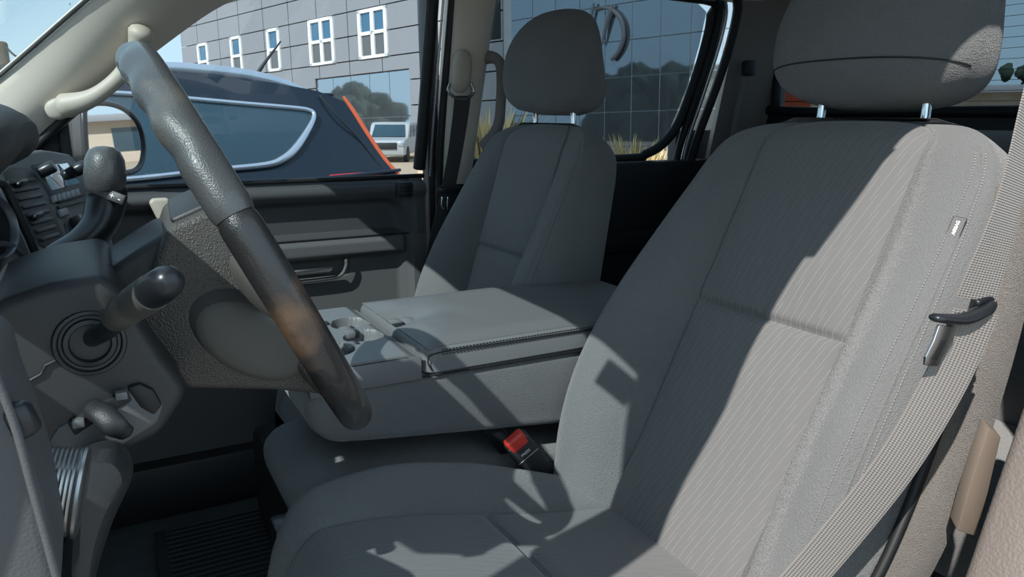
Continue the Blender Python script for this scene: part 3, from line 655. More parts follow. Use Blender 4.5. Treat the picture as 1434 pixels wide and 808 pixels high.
# ================================================================= SEATS
WB = [(-.06, .225), (0, .245), (.08, .262), (.17, .268), (.30, .262), (.40, .252), (.50, .236), (.55, .224), (.585, .204), (.605, .180), (.620, .145), (.628, .11)]
BB = [(-.06, .04), (0, .055), (.08, .075), (.18, .085), (.30, .072), (.42, .044), (.50, .024), (.57, .006), (.63, 0)]
CW = .124
def back_section(h, pipe):
    Wd = itp(h, WB); b = itp(h, BB); cw = min(CW, Wd*.62)
    tt = 1 if h < .565 else sqrt(max(.02, 1-((h-.565)/.066)**2)); t = lerp(.115, .088, ss(0, .5, h))
    hg = exp(-((h-.33)/.0055)**2)*.010; pf = .008*(1-exp(-((h-.33)/.05)**2))
    pts = []; rnd = (1-tt)*.055
    for j in range(17):                              # centre
        w_ = -cw+2*cw*j/16; e = 1-(w_/cw)**4
        d = (pf*e-hg*(1-.6*abs(w_/cw)**6))-rnd+.0014*sin(w_*260)*exp(-((h-.345)/.02)**2)
        d += .006*exp(-((h-.02)/.06)**2)
        pts.append((w_, d, 0))
    for sg in (1,):
        g = [(cw+.003, -.005-rnd), (cw+.010, .004*0-.001-rnd+b*.10), (lerp(cw, Wd, .25), b*.62-rnd), (lerp(cw, Wd, .50), b*.96-rnd), (lerp(cw, Wd, .70), b*.97-rnd), (lerp(cw, Wd, .86), b*.72-rnd), (lerp(cw, Wd, .965), b*.25-rnd*.9-.004), (Wd, -.030*tt-.012), (Wd*.995, -.06*tt-.012), (Wd*.96, -t*.85*tt-.01), (Wd*.85, -t*tt-.005), (Wd*.4, -t*tt*1.03-.005)]
        P = cr([(a, c, 0) for a, c in g], 4)
        pts += [(p.x, p.y, 1) for p in P]
    out = [(a, c) for a, c, _ in pts]
    left = [(-a, c) for a, c, k in pts if k][::-1]
    return out+left, len(pts)-17
def seat(yc, lean, label, group):
    root = empty('bucket_seat', (.64, yc, .30), label, 'seat', group)
    la = radians(lean); D = V((sin(la), 0, cos(la))); N = V((cos(la), 0, -sin(la))); O = V((.61 if lean > 20 else .675, yc, .44 if lean > 20 else .385))
    def L(w_, h, d): return O+V((0, w_, 0))+D*h-N*d
    hs = [-.06+.01*i for i in range(38)]+[.318, .322, .325, .3275, .33, .3325, .335, .338, .342]+[.35+.01*i for i in range(22)]+[.565, .572, .579, .586, .593, .60, .606, .612, .617, .621, .625, .628]
    hs = sorted(set(round(h, 4) for h in hs)); secs = [back_section(h, 0) for h in hs]; ns = secs[0][1]; nc = len(secs[0][0])
    vs = [L(a, h, d) for (s, _), h in zip(secs, hs) for a, d in s]; F = gridf(len(hs), nc, True)
    uv = [(a, h) for (s, _), h in zip(secs, hs) for a, d in s]
    ce = lambda f: (f[0] % nc) < 16 and (f[1] % nc) <= 16 and (f[1] % nc) > 0
    Fb = [f for f in F if not ce(f)]+[tuple((len(hs)-1)*nc+j for j in range(nc)), tuple(range(nc))[::-1]]
    bk = mk('backrest', vs, Fb, m_fab, root, uv)
    ih = hs.index(.33)
    for nm, lo, hi in (('lower_back_panel', 0, ih), ('upper_back_panel', ih, len(hs)-1)):
        ff = [f for f in F if ce(f) and lo <= f[0]//nc < hi]; used = sorted({i for f in ff for i in f}); ix = {i: k for k, i in enumerate(used)}
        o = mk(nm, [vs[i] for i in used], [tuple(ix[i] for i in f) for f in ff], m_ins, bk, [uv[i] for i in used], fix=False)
    # double-stitched seams on the bolster towards the camera
    def bolster(h, fr):
        s, n_ = back_section(h, 0); k = len(s)-int(round((1-fr)*0+fr*48))-0
        return s[max(17, min(len(s)-1, k))]
    bm = bmesh.new(); 
    for off in (18, 21):
        prev = None
        for i in range(150):
            h = .03+.545*i/149; s, n_ = back_section(h, 0); a, d = s[-off] if True else s[0]
            hp = min(h, .60); p = L(a, h, d+.0004)
            if prev is not None:
                dv = p-prev; M_ = Matrix.Translation((p+prev)/2) @ dv.to_track_quat('X', 'Z').to_matrix().to_4x4() @ Matrix.Diagonal((dv.length*.62, .0013, .0013, 1))
                bmesh.ops.create_cube(bm, size=1, matrix=M_)
            prev = p
    tag(frombm('seam_stitching', bm, m_stitch, bk), kind='stuff')
    pts = []
    for i in range(40):
        h = .02+.565*i/39; s, n_ = back_section(h, 0); a, d = s[-20]; pts.append(L(a, h, d-.0003))
    tube('bolster_piping', pts, .0017, m_fab, bk, n=8, sub=1)
    s, n_ = back_section(.478, 0); a, d = s[-19]; p = L(a, .478, d+.002)+V((0, -.0015, 0)); tgx = D; 
    a2, d2 = s[-21]; a3, d3 = s[-17]; tw = (L(a2, .478, d2)-L(a3, .478, d3)).normalized(); tn = tw.cross(D); tn = tn if tn.dot(CP-p) > 0 else -tn
    M_ = Matrix(((tw.x, D.x, tn.x, p.x), (tw.y, D.y, tn.y, p.y), (tw.z, D.z, tn.z, p.z), (0, 0, 0, 1)))
    if yc < 0:
        box('airbag_tag', (-.006, -.012, -.0015), (.006, .012, .0005), m_fab, bk, .0005, 1, M=M_)
        box('tag_border', (-.0068, -.0128, -.0018), (.0068, .0128, -.0002), m_seal, bk, .0005, 1, M=M_)
        text('airbag_lettering', 'AIRBAG', .0046, p+tn*.0008, D, -tw, m_steel, bk)
    # headrest
    hr = empty('headrest', L(0, .70, 0), None, None); hr.parent = root; hr.matrix_parent_inverse = wm(root).inverted()
    HN = V((cos(la*.55), 0, -sin(la*.55))); HD = V((sin(la*.55), 0, cos(la*.55))); HO = L(0, .63, -.035)+V((-.012, 0, 0))
    rings = []
    for i in range(27):
        t = i/26; z = .018+.225*t
        q = (t-.42)/.58 if t > .42 else (t-.42)/.42; pw = 2.8 if t > .42 else 3.3
        k = max(.03, (1-min(1, abs(q))**pw)**(1/2.5)); wd = .150*max(.04, (1-min(1, abs(q))**(pw+.6))**(1/2.5))*(1-.08*max(0, q))
        fd = .062*k*(1+.10*sin(pi*t)); bd = lerp(.105, .045, ss(.1, 1, t))*k
        sh = -.016*sin(pi*t)+.012*(t-.5)
        rg = []
        for j in range(44):
            a = 2*pi*j/44; c, s_ = cos(a), sin(a); e = .68
            x = math.copysign(abs(s_)**e, s_)*wd; d = math.copysign(abs(c)**e, c)*(fd if c > 0 else bd)
            d += -.010*(x/.138)**2*(1 if c > 0 else 0)
            rg.append(HO+HD*z+V((0, x, 0))-HN*(d+sh*-1))
        rings.append(rg)
    loft('pad', rings, m_fab, hr)
    pts = []
    ri = rings[5]; yc < 0 and tube('pad_seam', [p+(p-(HO+HD*.07)).normalized()*.0004 for p in ri[34:]+ri[:11]], .0011, m_seal, hr, n=6, sub=1)
    for s_ in (1, -1): tube('post', [L(s_*.082, .585, -.045), L(s_*.080, .64, -.040), HO+HD*.07+V((0, s_*.078, 0))], .0062, m_chr, hr, n=16, sub=3)
    for s_ in (1, -1): lathe('post_guide', [(.014, -.006), (.014, .004), (.010, .006), (.007, .006)], L(s_*.081, .616, -.042), D, m_blks, hr, 20)
    # cushion
    cz = [(-.53, .425), (-.51, .462), (-.485, .500), (-.45, .520), (-.36, .512), (-.24, .486), (-.12, .458), (0, .438), (.06, .43)]
    bz = [(-.53, .0), (-.50, .012), (-.44, .022), (-.33, .040), (-.22, .044), (-.10, .032), (.0, .012), (.06, .0)]
    wz = [(-.53, .15), (-.515, .192), (-.49, .212), (-.44, .226), (-.36, .233), (-.2, .236), (0, .228), (.06, .22)]
    xs = sorted(set([round(-.53+.012*i, 4) for i in range(50)]+[-.229, -.225, -.222, -.219, -.216, -.235])); rings = []; uv = []
    for x in xs:
        z0 = itp(x, cz); b = itp(x, bz); Wd = itp(x, wz); r = []
        xr = O.x+x*.93+(.10 if lean < 20 else 0); z0 += O.z-.44
        g = exp(-((x+.222)/.006)**2)*.009
        for j in range(17):
            w_ = -CW+2*CW*j/16; r.append((w_, z0+.006*(1-(w_/CW)**2)-g*(1-.5*abs(w_/CW)**6)))
        P = cr([(a, c, 0) for a, c in [(CW+.003, z0-.004), (CW+.012, z0+b*.2), (lerp(CW, Wd, .35), z0+b*.75), (lerp(CW, Wd, .6), z0+b), (lerp(CW, Wd, .82), z0+b*.72-.004), (lerp(CW, Wd, .96), z0-.018), (Wd, z0-.05), (Wd*.97, z0-.10 if x > -.5 else z0-.075), (Wd*.90, .32+.06*ss(-.49, -.53, x)), (Wd*.5, .31+.07*ss(-.49, -.53, x))]], 4)
        P = [(p.x, p.y) for p in P]; r += P; r += [(-a, c) for a, c in P][::-1]
        rings.append([V((xr, yc+a, c)) for a, c in r]); uv += [(a, x) for a, c in r]
    nc = len(rings[0]); vs = [p for r in rings for p in r]; F = gridf(len(rings), nc, True)
    Fb = [f for f in F if not ce2(f, nc)]+[tuple(range(nc))[::-1], tuple((len(rings)-1)*nc+j for j in range(nc))]
    cu = mk('cushion', vs, Fb, m_fab, root, uv)
    ih = xs.index(-.222)
    for nm, lo, hi in (('front_cushion_panel', 0, ih), ('rear_cushion_panel', ih, len(xs)-1)):
        ff = [f for f in F if ce2(f, nc) and lo <= f[0]//nc < hi]; used = sorted({i for f in ff for i in f}); ix = {i: k for k, i in enumerate(used)}
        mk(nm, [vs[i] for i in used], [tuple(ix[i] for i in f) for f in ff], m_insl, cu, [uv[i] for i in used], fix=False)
    box('seat_base', (O.x-.44, yc-.19, .10), (O.x+.02, yc+.19, .33), m_blk, root, .02)
    return root, L
def ce2(f, nc): return (f[0] % nc) < 16 and 0 < (f[1] % nc) <= 16
drv, DL = seat(-.385, 26.1, 'large driver seat in charcoal cloth, sunlit on its outer bolster', 'front bucket seats')
pas, PL = seat(.385, 16.7, 'passenger seat in charcoal cloth behind the centre console, in shade', 'front bucket seats')
# side skin of the driver backrest (carpeted outer side) and a black strip standing in for the belt's shadow
rows = []
for i in range(34):
    h = -.02+.56*i/33; Wd = itp(h, WB)
    rows.append([DL(-(Wd+.004+.006*sin(pi*t)), h, lerp(.004, lerp(-.085, -.098, ss(.05, .3, h)), t)) for t in [j/10 for j in range(11)]])
sheet('outer_side_panel', rows, m_back, drv, .006, (0, 1, 0))
tube('belt_shadow_strip', [DL(-(itp(h, WB)+.004), h, .006) for h in [.0, .1, .2, .3, .4, .48]], .0055, m_seal, drv)
# ================================================================= BELTS AND BUCKLES
db = empty('driver_seat_belt', (.70, -.73, 1.25), 'taupe seat belt with steel latch plate across the driver seat side', 'seat belt', None)
n0 = [(.705, -.745, 1.26), (.668, -.728, 1.06), (.664, -.722, .93), (.650, -.714, .845)]
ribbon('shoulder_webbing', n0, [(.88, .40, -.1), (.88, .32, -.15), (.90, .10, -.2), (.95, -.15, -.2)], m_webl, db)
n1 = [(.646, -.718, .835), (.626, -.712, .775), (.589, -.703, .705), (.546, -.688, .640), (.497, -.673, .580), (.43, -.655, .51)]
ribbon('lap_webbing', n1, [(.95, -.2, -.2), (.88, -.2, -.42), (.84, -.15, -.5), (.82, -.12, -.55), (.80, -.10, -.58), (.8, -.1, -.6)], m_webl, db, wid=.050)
yb_ = -.716
tg = tube('latch_plate', [ay(1310, 445, yb_), ay(1345, 447, yb_-.002), ay(1375, 436, yb_-.004), ay(1388, 426, yb_-.004)], [.0060, .0085, .0075, .0050], m_blks, db, sq=.6, upv=(0, 1, 0))
prism('steel_tongue', [ay(u, v, yb_-.002) for u, v in [(1316, 455), (1340, 458), (1336, 476), (1322, 498), (1314, 514), (1296, 512), (1297, 500), (1308, 478)]], (0, .0025, 0), m_steel, db, .0006)
prism('tongue_slot', [ay(u, v, yb_-.0028) for u, v in [(1318, 476), (1325, 477), (1312, 504), (1303, 503)]], (0, .0008, 0), m_seal, db, .0002)
tube('plate_loop', [ay(1356, 452, yb_+.004), ay(1380, 442, yb_+.004), ay(1391, 428, yb_+.002), ay(1386, 418, yb_), ay(1368, 424, yb_)], .0030, m_blks, db)
pb = empty('passenger_seat_belt', (.83, .74, 1.06), 'dark seat belt hanging from the passenger side pillar', 'seat belt', None)
def bpp(u, v, d=0): return pl(u, v, (0, 1, .2), (0, .70-d, 1.06))
ell('anchor_cover', bpp(646, 100, .012), (.026, 0, 0), V((0, -.2, 1)).normalized()*.052, (0, -.020, 0), m_beige_h, pb, p=.8)
tube('belt_ring', [bpp(630, 118, .025), bpp(628, 128, .03), bpp(638, 137, .032), bpp(652, 138, .032), bpp(663, 130, .03), bpp(660, 117, .025)], .0042, m_steel, pb)
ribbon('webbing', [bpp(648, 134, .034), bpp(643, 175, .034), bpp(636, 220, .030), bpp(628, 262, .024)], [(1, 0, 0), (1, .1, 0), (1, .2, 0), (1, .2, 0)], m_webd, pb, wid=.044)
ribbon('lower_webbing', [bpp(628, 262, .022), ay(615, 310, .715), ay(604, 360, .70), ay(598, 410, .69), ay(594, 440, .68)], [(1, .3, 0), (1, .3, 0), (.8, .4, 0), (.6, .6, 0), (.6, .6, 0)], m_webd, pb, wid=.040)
a = bpp(628, 266, .034); box('belt_stop', (a.x-.030, a.y-.012, a.z-.008), (a.x+.030, a.y+.006, a.z+.008), m_blks, pb, .003)
for k in (0, 1): tube('latch_prong', [ay(619+k*8, 276, .70), ay(618+k*8, 288, .70), ay(621+k*6, 293, .70)], .0022, m_chr, pb)
# near buckle
bk = empty('seat_belt_buckle', (.53, -.15, .46), 'black seat belt buckle with red release button beside the driver cushion', 'buckle')
q0, q1 = ay(764, 668, -.155), ay(718, 612, -.155); bd = (q1-q0).normalized(); bs = V((0, 0, 0)); bn = (CP-q0).normalized(); bs = bd.cross(bn).normalized(); bn = bs.cross(bd)
BM = Matrix(((bs.x, bd.x, bn.x, q0.x), (bs.y, bd.y, bn.y, q0.y), (bs.z, bd.z, bn.z, q0.z), (0, 0, 0, 1))); bl_ = (q1-q0).length
bm = bmesh.new(); hw0, hw1, th = .013, .021, .011
for (x, y, z) in [(-hw0, -.02, -th*.6), (hw0, -.02, -th*.6), (hw0, -.02, th*.6), (-hw0, -.02, th*.6), (-hw1, bl_*.62, -th), (hw1, bl_*.62, -th), (hw1, bl_*.62, th), (-hw1, bl_*.62, th), (-hw1*.96, bl_*.93, -th), (hw1*.96, bl_*.93, -th), (hw1*.96, bl_*.93, th), (-hw1*.96, bl_*.93, th)]: bm.verts.new((x, y, z))
vv = list(bm.verts)
for a_ in (0, 4):
    for j in range(4): bm.faces.new([vv[a_+j], vv[a_+(j+1) % 4], vv[a_+4+(j+1) % 4], vv[a_+4+j]])
bm.faces.new(vv[:4][::-1]); bm.faces.new(vv[8:]); bmesh.ops.recalc_face_normals(bm, faces=bm.faces); bev(bm, .003, 3); bmesh.ops.transform(bm, matrix=BM, verts=bm.verts)
frombm('housing', bm, m_shroud, bk)
box('release_button', (-.0165, bl_*.80, -.006), (.0165, bl_*1.04, .0118), m_red, bk, .005, 3, M=BM)
text('press_lettering', 'PRESS', .0065, BM @ V((0, bl_*.70, th+.0004)), bs, bd, m_white, bk)
box('button_line', (-.019, bl_*.60, th-.0005), (.019, bl_*.615, th+.0004), m_steel, bk, .0002, 1, M=BM)
b2 = empty('centre_seat_belt_buckle', (.50, -.10, .5), 'second dark buckle half hidden behind the red button buckle', 'buckle')
box('housing', (-.016, -.03, -.01), (.016, .035, .01), m_blks, b2, .005, 3, M=Matrix.Translation((.505, -.10, .51)) @ BM.to_3x3().to_4x4())
box('strap', (-.012, -.10, -.002), (.012, -.03, .002), m_webd, b2, .001, 1, M=Matrix.Translation((.505, -.10, .51)) @ BM.to_3x3().to_4x4())
# driver side pillar base and sill at the right edge
pb2 = S(prism('trim_11', [V((.74, -.765, 1.0)), V((.70, -.765, .93)), V((.652, -.765, .793)), V((.577, -.775, .64)), V((.52, -.78, .52)), V((.56, -.78, .50)), V((.64, -.77, .64)), V((.73, -.765, .80))], (0, -.05, 0), m_bpil, None, .010, 3))
S(prism('trim_12', [V((.78, -.79, 1.05)), V((.73, -.79, .80)), V((.64, -.79, .62)), V((.56, -.79, .46)), V((.9, -.79, .40)), V((.9, -.79, 1.05))], (0, -.04, 0), m_doord, None, .006))
S(prism('trim_13', [ay(1385, 600, -.70), ay(1402, 612, -.70), ay(1384, 690, -.70), ay(1366, 752, -.70), ay(1340, 744, -.70), ay(1358, 680, -.70)], (.02, .02, 0), m_tan, None, .002))
S(box('trim_14', (-.30, -.84, .02), (1.70, -.72, .10), m_blk, None, .01))
# grab handles
gh = empty('pillar_grab_handle', (.0, .68, 1.06), 'beige grab handle on the passenger windscreen pillar', 'handle')
tube('windscreen_seal', [V((p.x-.004, p.y-.002, p.z+.004)) for p in cr(WA, 3)], .004, m_seal, pil_r)
tube('grip', [ay(92, 148, .690), ay(122, 140, .668), ay(146, 126, .655), ay(172, 102, .645), ay(190, 70, .625), ay(198, 46, .612)], [.024, .018, .0150, .0150, .0160, .024], m_beige_h, gh, n=20)
ell('lower_mount', ay(88, 150, .706), (.030, 0, .012), (0, .012, 0), (-.008, 0, .020), m_beige_h, gh, p=.8)
ell('upper_mount', ay(196, 46, .632), (.020, 0, .010), (0, .012, 0), (-.010, 0, .026), m_beige_h, gh, p=.8)
g2 = empty('rear_grab_handle', (.90, .66, 1.03), 'taupe vertical grab handle behind the passenger side belt pillar', 'handle')
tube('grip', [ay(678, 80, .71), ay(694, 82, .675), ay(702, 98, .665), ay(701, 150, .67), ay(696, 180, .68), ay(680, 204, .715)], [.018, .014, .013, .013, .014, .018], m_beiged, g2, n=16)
# rear bench
rb = empty('rear_bench', (1.4, 0, .3), 'dark rear bench seat in the shade behind the front seats', 'bench')
rows = []
for i in range(30):
    y = -.66+1.32*i/29; tp = .96-.16*abs(y/.66)**7
    rows.append([V(p) for p in cr([(1.48, y, .42), (1.47, y, .55), (1.52, y, tp-.08), (1.56, y, tp-.01), (1.62, y, tp), (1.68, y, tp-.03), (1.70, y, .6), (1.66, y, .40)], 4)])
loft('backrest', rows, m_fab, rb)
prism('cushion', [V((x, -.66, z)) for x, z in [(1.05, .34), (1.04, .42), (1.10, .455), (1.5, .42), (1.52, .32), (1.08, .30)]], (0, 1.32, 0), m_fab, rb, .02, 3)
box('base', (1.10, -.62, .09), (1.5, .62, .31), m_blk, rb, .01)
# floor mat and pedals
fm = tag(box('floor_mat', (.02, .30, .092), (.42, .62, .104), m_mat, None, .005), 'black ribbed rubber mat in the passenger footwell', 'floor mat')
for k in range(16): box('rib', (.04, .315+k*.019, .102), (.40, .321+k*.019, .109), m_mat, fm, .002, 1)
pd = empty('brake_pedal', (-.20, -.36, .25), 'black brake pedal under the steering column', 'pedal')
box('pedal_pad', (-.205, -.41, .22), (-.185, -.31, .28), m_mat, pd, .006); tube('pedal_arm', [(-.20, -.36, .25), (-.24, -.36, .30), (-.30, -.36, .34)], .010, m_blks, pd)
# ================================================================= OUTSIDE
S(box('ground', (-90, -90, -.75), (90, 90, -.62), m_asph, None, 0))
# passenger side mirror
mi = empty('side_mirror', (0, .98, .90), 'black door mirror outside the passenger window showing a sunny lot', 'mirror')
MN = V((.86, -.50, .032)).normalized(); MC = ay(158, 195, 1.03); mu = V((0, 0, 1)); ms = mu.cross(MN).normalized(); mu = MN.cross(ms)
def mp(u, v, d=0): return pl(u, v, MN, MC+MN*d)
out = [(117, 156), (124, 147), (145, 144), (172, 152), (192, 172), (200, 200), (198, 226), (186, 240), (160, 242), (132, 238), (121, 222)]
def grow(L, c, k): return [(c[0]+(u-c[0])*k, c[1]+(v-c[1])*k) for u, v in L]
oc = cr([(u, v, 0) for u, v in out+[out[0]]], 4)[:-1]; oc = [(p.x, p.y) for p in oc]
prism('mirror_shell', [mp(u, v, -.004) for u, v in grow(oc, (158, 195), 1.03)], -MN*.09, m_blk, mi, .012, 3)
tube('mirror_bezel', [mp(u, v, .0) for u, v in oc[::2]+[oc[0]]], .0075, m_blks, mi, sub=2)
prism('mirror_glass', [mp(u, v, .001) for u, v in grow(oc, (158, 195), .97)], -MN*.004, m_mir, mi, 0)
box('mirror_arm', (-.12, .82, .86), (-.06, .98, .92), m_blk, mi, .01)
# --- dark blue SUV in the next bay
suv = empty('blue_suv', (-.8, 3.1, -.62), 'dark blue SUV with silver roof rail parked just outside the passenger window', 'car')
YS = 2.20
prof = [(-3.55, -.30), (-3.6, .10), (-3.45, .38), (-2.4, .60), (-1.95, .72), (-1.15, 1.12), (-.85, 1.165), (-.2, 1.185), (.35, 1.165), (.70, 1.135), (.90, 1.10), (1.02, 1.055), (1.12, .90), (1.225, .735), (1.235, .60), (1.20, .25), (1.26, .18), (1.24, -.18), (1.1, -.32)]
bm = bmesh.new()
def ysv(z, x): 
    t = .035*max(0, -z-.1)+.10*ss(.90, 1.24, x)
    return YS+t+(.55*(z-.70) if z > .70 else .02*(.70-z))
vs = [bm.verts.new((x, 0, z)) for x, z in prof]; f = bm.faces.new(vs)
for k in range(9):
    zc = .70+.05*k; bmesh.ops.bisect_plane(bm, geom=bm.verts[:]+bm.edges[:]+bm.faces[:], plane_co=(0, 0, zc), plane_no=(0, 0, 1))
for k in range(20):
    bmesh.ops.bisect_plane(bm, geom=bm.verts[:]+bm.edges[:]+bm.faces[:], plane_co=(-3.4+k*.235, 0, 0), plane_no=(1, 0, 0))
g = bmesh.ops.duplicate(bm, geom=bm.verts[:]+bm.edges[:]+bm.faces[:]); mp_ = g['vert_map']
d2 = [e for e in g['geom'] if isinstance(e, bmesh.types.BMVert)]; ds = set(d2); orig = [v for v in bm.verts if v not in ds]
pair = {a: b for a, b in mp_.items() if a in set(orig)}
be = [e for e in bm.edges if len(e.link_faces) == 1 and e.verts[0] not in ds]
for v in orig: v.co.y = ysv(v.co.z, v.co.x)
for v in d2: v.co.y = 2*3.12-ysv(v.co.z, v.co.x)
for e in be:
    a, b = e.verts; bm.faces.new((a, b, pair[b], pair[a]))
bmesh.ops.recalc_face_normals(bm, faces=bm.faces)
body = frombm('body', bm, m_navy, suv, 25)
def sv(u, v, d=0):
    p = ay(u, v, YS)
    for _ in range(8): p = ay(u, v, ysv(p.z, p.x)-d)
    return p
q_ = [(150, 135), (230, 138), (330, 146), (400, 151), (434, 156), (440, 163), (430, 182), (412, 208), (396, 222), (372, 230), (300, 236), (180, 247), (110, 252), (60, 200)]
prism('side_glass', [sv(u, v, .006) for u, v in q_], (0, .012, 0), m_cgl, suv, .002)
tube('window_trim', [sv(u, v, .012) for u, v in [(110, 130), (160, 130), (230, 135), (330, 144), (400, 150), (432, 154), (440, 162), (432, 181), (414, 208), (396, 223), (372, 231), (300, 238), (200, 249), (100, 257)]], [.010]*7+[.014, .018, .017, .014, .012, .011, .011], m_sat, suv, n=10, sub=4)
tube('lower_crease', [sv(u, v, .004) for u, v in [(560, 238), (480, 247), (380, 255), (250, 266)]], .008, m_navy, suv)
prism('tail_lamp', [sv(u, v, .008) for u, v in [(462, 245), (535, 239), (540, 243), (520, 248), (465, 250)]], (0, .03, 0), m_redl, suv, .003)
tube('rear_pillar_lamp', [sv(u, v, .0)+V((.012, 0, 0)) for u, v in [(478, 136), (492, 156), (512, 188), (535, 222), (554, 244)]], [.007, .010, .010, .010, .010], m_or, suv, sq=.5, upv=(1, 0, 0))
tube('panel_gap', [sv(u, v, .004) for u, v in [(448, 134), (474, 165), (505, 197), (535, 236)]], .004, m_seal, suv)
box('spoiler', (.86, 2.56, 1.078), (1.015, 3.68, 1.096), m_navy, suv, .008)
ry = 2.55
tube('roof_rail', [ay(u, v, ry) for u, v in [(225, 94), (262, 96), (330, 103), (372, 111), (405, 120), (425, 126)]], [.022, .024, .026, .026, .020, .010], m_sat, suv, sq=.6, upv=(0, 0, 1))
tube('rail_foot', [ay(u, v, ry) for u, v in [(225, 108), (290, 111), (335, 116)]], [.012, .012, .008], m_sat, suv)
tube('roof_antenna', [ay(u, v, 3.1) for u, v in [(361, 102), (372, 86), (393, 58)]], [.011, .008, .004], m_seal, suv)
for x in (-2.7, .45):
    for y in (2.24, 3.98):
        wh = lathe('wheel', [(.001, 0), (.18, -.01), (.22, .0), (.24, .02), (.33, .0), (.345, .03), (.345, .19), (.30, .21), (.001, .21)], (x, y-(.02 if y < 3 else .19), -.275), (0, 1, 0), m_tyre, suv, 32)
        lathe('hub_cap', [(.001, -.02), (.19, -.015), (.215, .0)], (x, y-(.025 if y < 3 else -.02), -.275), (0, 1 if y < 3 else -1, 0), m_sat, wh, 24)
# --- building: facade frame measured from the photo
BH, BV, BP = ray(-400, 205), -ray(820, 5800), None
BV = (BV-BH*BV.dot(BH)).normalized(); BN = BH.cross(BV).normalized()
r0 = ray(525, 45); BP = CP+r0*(32/r0.dot(FW))
OUTN = -BN if BN.dot(CP-BP) < 0 else BN
def fp(s, t, d=0): return BP+BH*s+BV*t+OUTN*d
bld = empty('office_building', fp(0, -8), 'grey panel-clad office building with white windows and mirrored glass end', 'building')
def fbox(name, s0, s1, t0, t1, d0, d1, m, par, r=0): return prism(name, [fp(s0, t0, d0), fp(s1, t0, d0), fp(s1, t1, d0), fp(s0, t1, d0)], OUTN*(d1-d0), m, par, r, 1)
fbox('wall_core', -7.55, 19.25, -8.5, 2.80, -9, -.35, m_cladj, bld)
fbox('glass_core', -17.4, -7.55, -8.5, 6, -1.2, -.06, m_mull, bld)
fbox('parapet', -7.6, 19.35, 2.78, 2.86, -.3, .06, m_clad, bld)
SV = [19.2, 16.93, 14.28, 11.90, 9.35, 6.90, 4.44, 1.98, -.42, -2.9, -5.3, -7.6]
TV = [2.78, 2.04, 1.02, 0, -1.04, -2.06, -3.08, -4.1, -5.1, -6.2]
holes = [(15.68, 17.0, -1.04, 1.0), (11.72, 12.96, -1.04, 1.0), (7.80, 9.03, -1.04, 1.0), (3.05, 5.12, -1.04, 1.0), (-.90, 1.15, -1.04, .98), (-2.2, 4.88, -5.9, -1.62)]
def sub(rects, h):
    o = []
    for (a, b, c, d) in rects:
        if h[0] >= b or h[1] <= a or h[2] >= d or h[3] <= c: o.append((a, b, c, d)); continue
        if h[0] > a: o.append((a, h[0], c, d))
        if h[1] < b: o.append((h[1], b, c, d))
        x0, x1 = max(a, h[0]), min(b, h[1])
        if h[2] > c: o.append((x0, x1, c, h[2]))
        if h[3] < d: o.append((x0, x1, h[3], d))
    return [q for q in o if q[1]-q[0] > .08 and q[3]-q[2] > .05]
for a in range(len(SV)-1):
    for b in range(len(TV)-1):
        rs = [(SV[a+1]+.03, SV[a]-.03, TV[b+1]+.025, TV[b]-.025)]
        for h in holes: rs = sub(rs, h)
        for (s0, s1, t0, t1) in rs: fbox('cladding_panel', s0, s1, t0, t1, -.06, 0, m_clad, bld)
for hi, (s0, s1, t0, t1) in enumerate(holes[:5]):
    wf = fbox('window', s0, s1, t0, t1, -.10, -.05, m_wframe, bld)
    fw = .20
    fbox('frame_bar', s0, s0+fw, t0, t1, -.05, .07, m_wframe, wf); fbox('frame_bar', s1-fw, s1, t0, t1, -.05, .07, m_wframe, wf)
    fbox('frame_bar', s0, s1, t0, t0+.12, -.05, .07, m_wframe, wf); fbox('frame_bar', s0, s1, t1-.14, t1, -.05, .07, m_wframe, wf)
    fbox('frame_bar', s0, s1, -.07, .07, -.05, .06, m_wframe, wf)
    cols = [(s0+fw, s1-fw)]
    if s1-s0 > 1.6:
        c_ = (s0+s1)/2; fbox('frame_bar', c_-.12, c_+.12, t0, t1, -.05, .06, m_wframe, wf); cols = [(s0+fw, c_-.12), (c_+.12, s1-fw)]
    for (p, q) in cols:
        fbox('pane', p, q, .07, t1-.14, -.05, -.01, m_pblue, wf); fbox('pane', p, q, t0+.12, -.07, -.05, -.01, m_pgrey, wf)
rg = fbox('ribbon_window', -2.2, 4.88, -5.9, -1.62, -.3, -.12, m_cladj, bld)
for k in range(5):
    s0 = -2.15+k*1.41
    fbox('pane', s0, s0+1.38, -3.48, -1.67, -.12, -.08, m_curt, rg); fbox('pane', s0, s0+1.38, -5.85, -3.53, -.12, -.08, m_curt, rg)
CT = [5.0, 3.9, 2.8, 1.75, .66, -.43, -1.53, -2.62, -3.69, -4.77, -5.85, -6.9]
for a in range(9):
    s0 = -8.0-1.035*a
    for b in range(1, len(CT)-1):
        if b < 3 and a > 14: pass
        k_ = fbox('curtain_pane', s0-1.0, s0, CT[b+1]+.035, CT[b]-.0, -.06, -.02+.004*random.random(), m_curt, bld)
fbox('narrow_window', -7.5, -6.9, -.95, 6, -.05, .02, m_seal, bld)
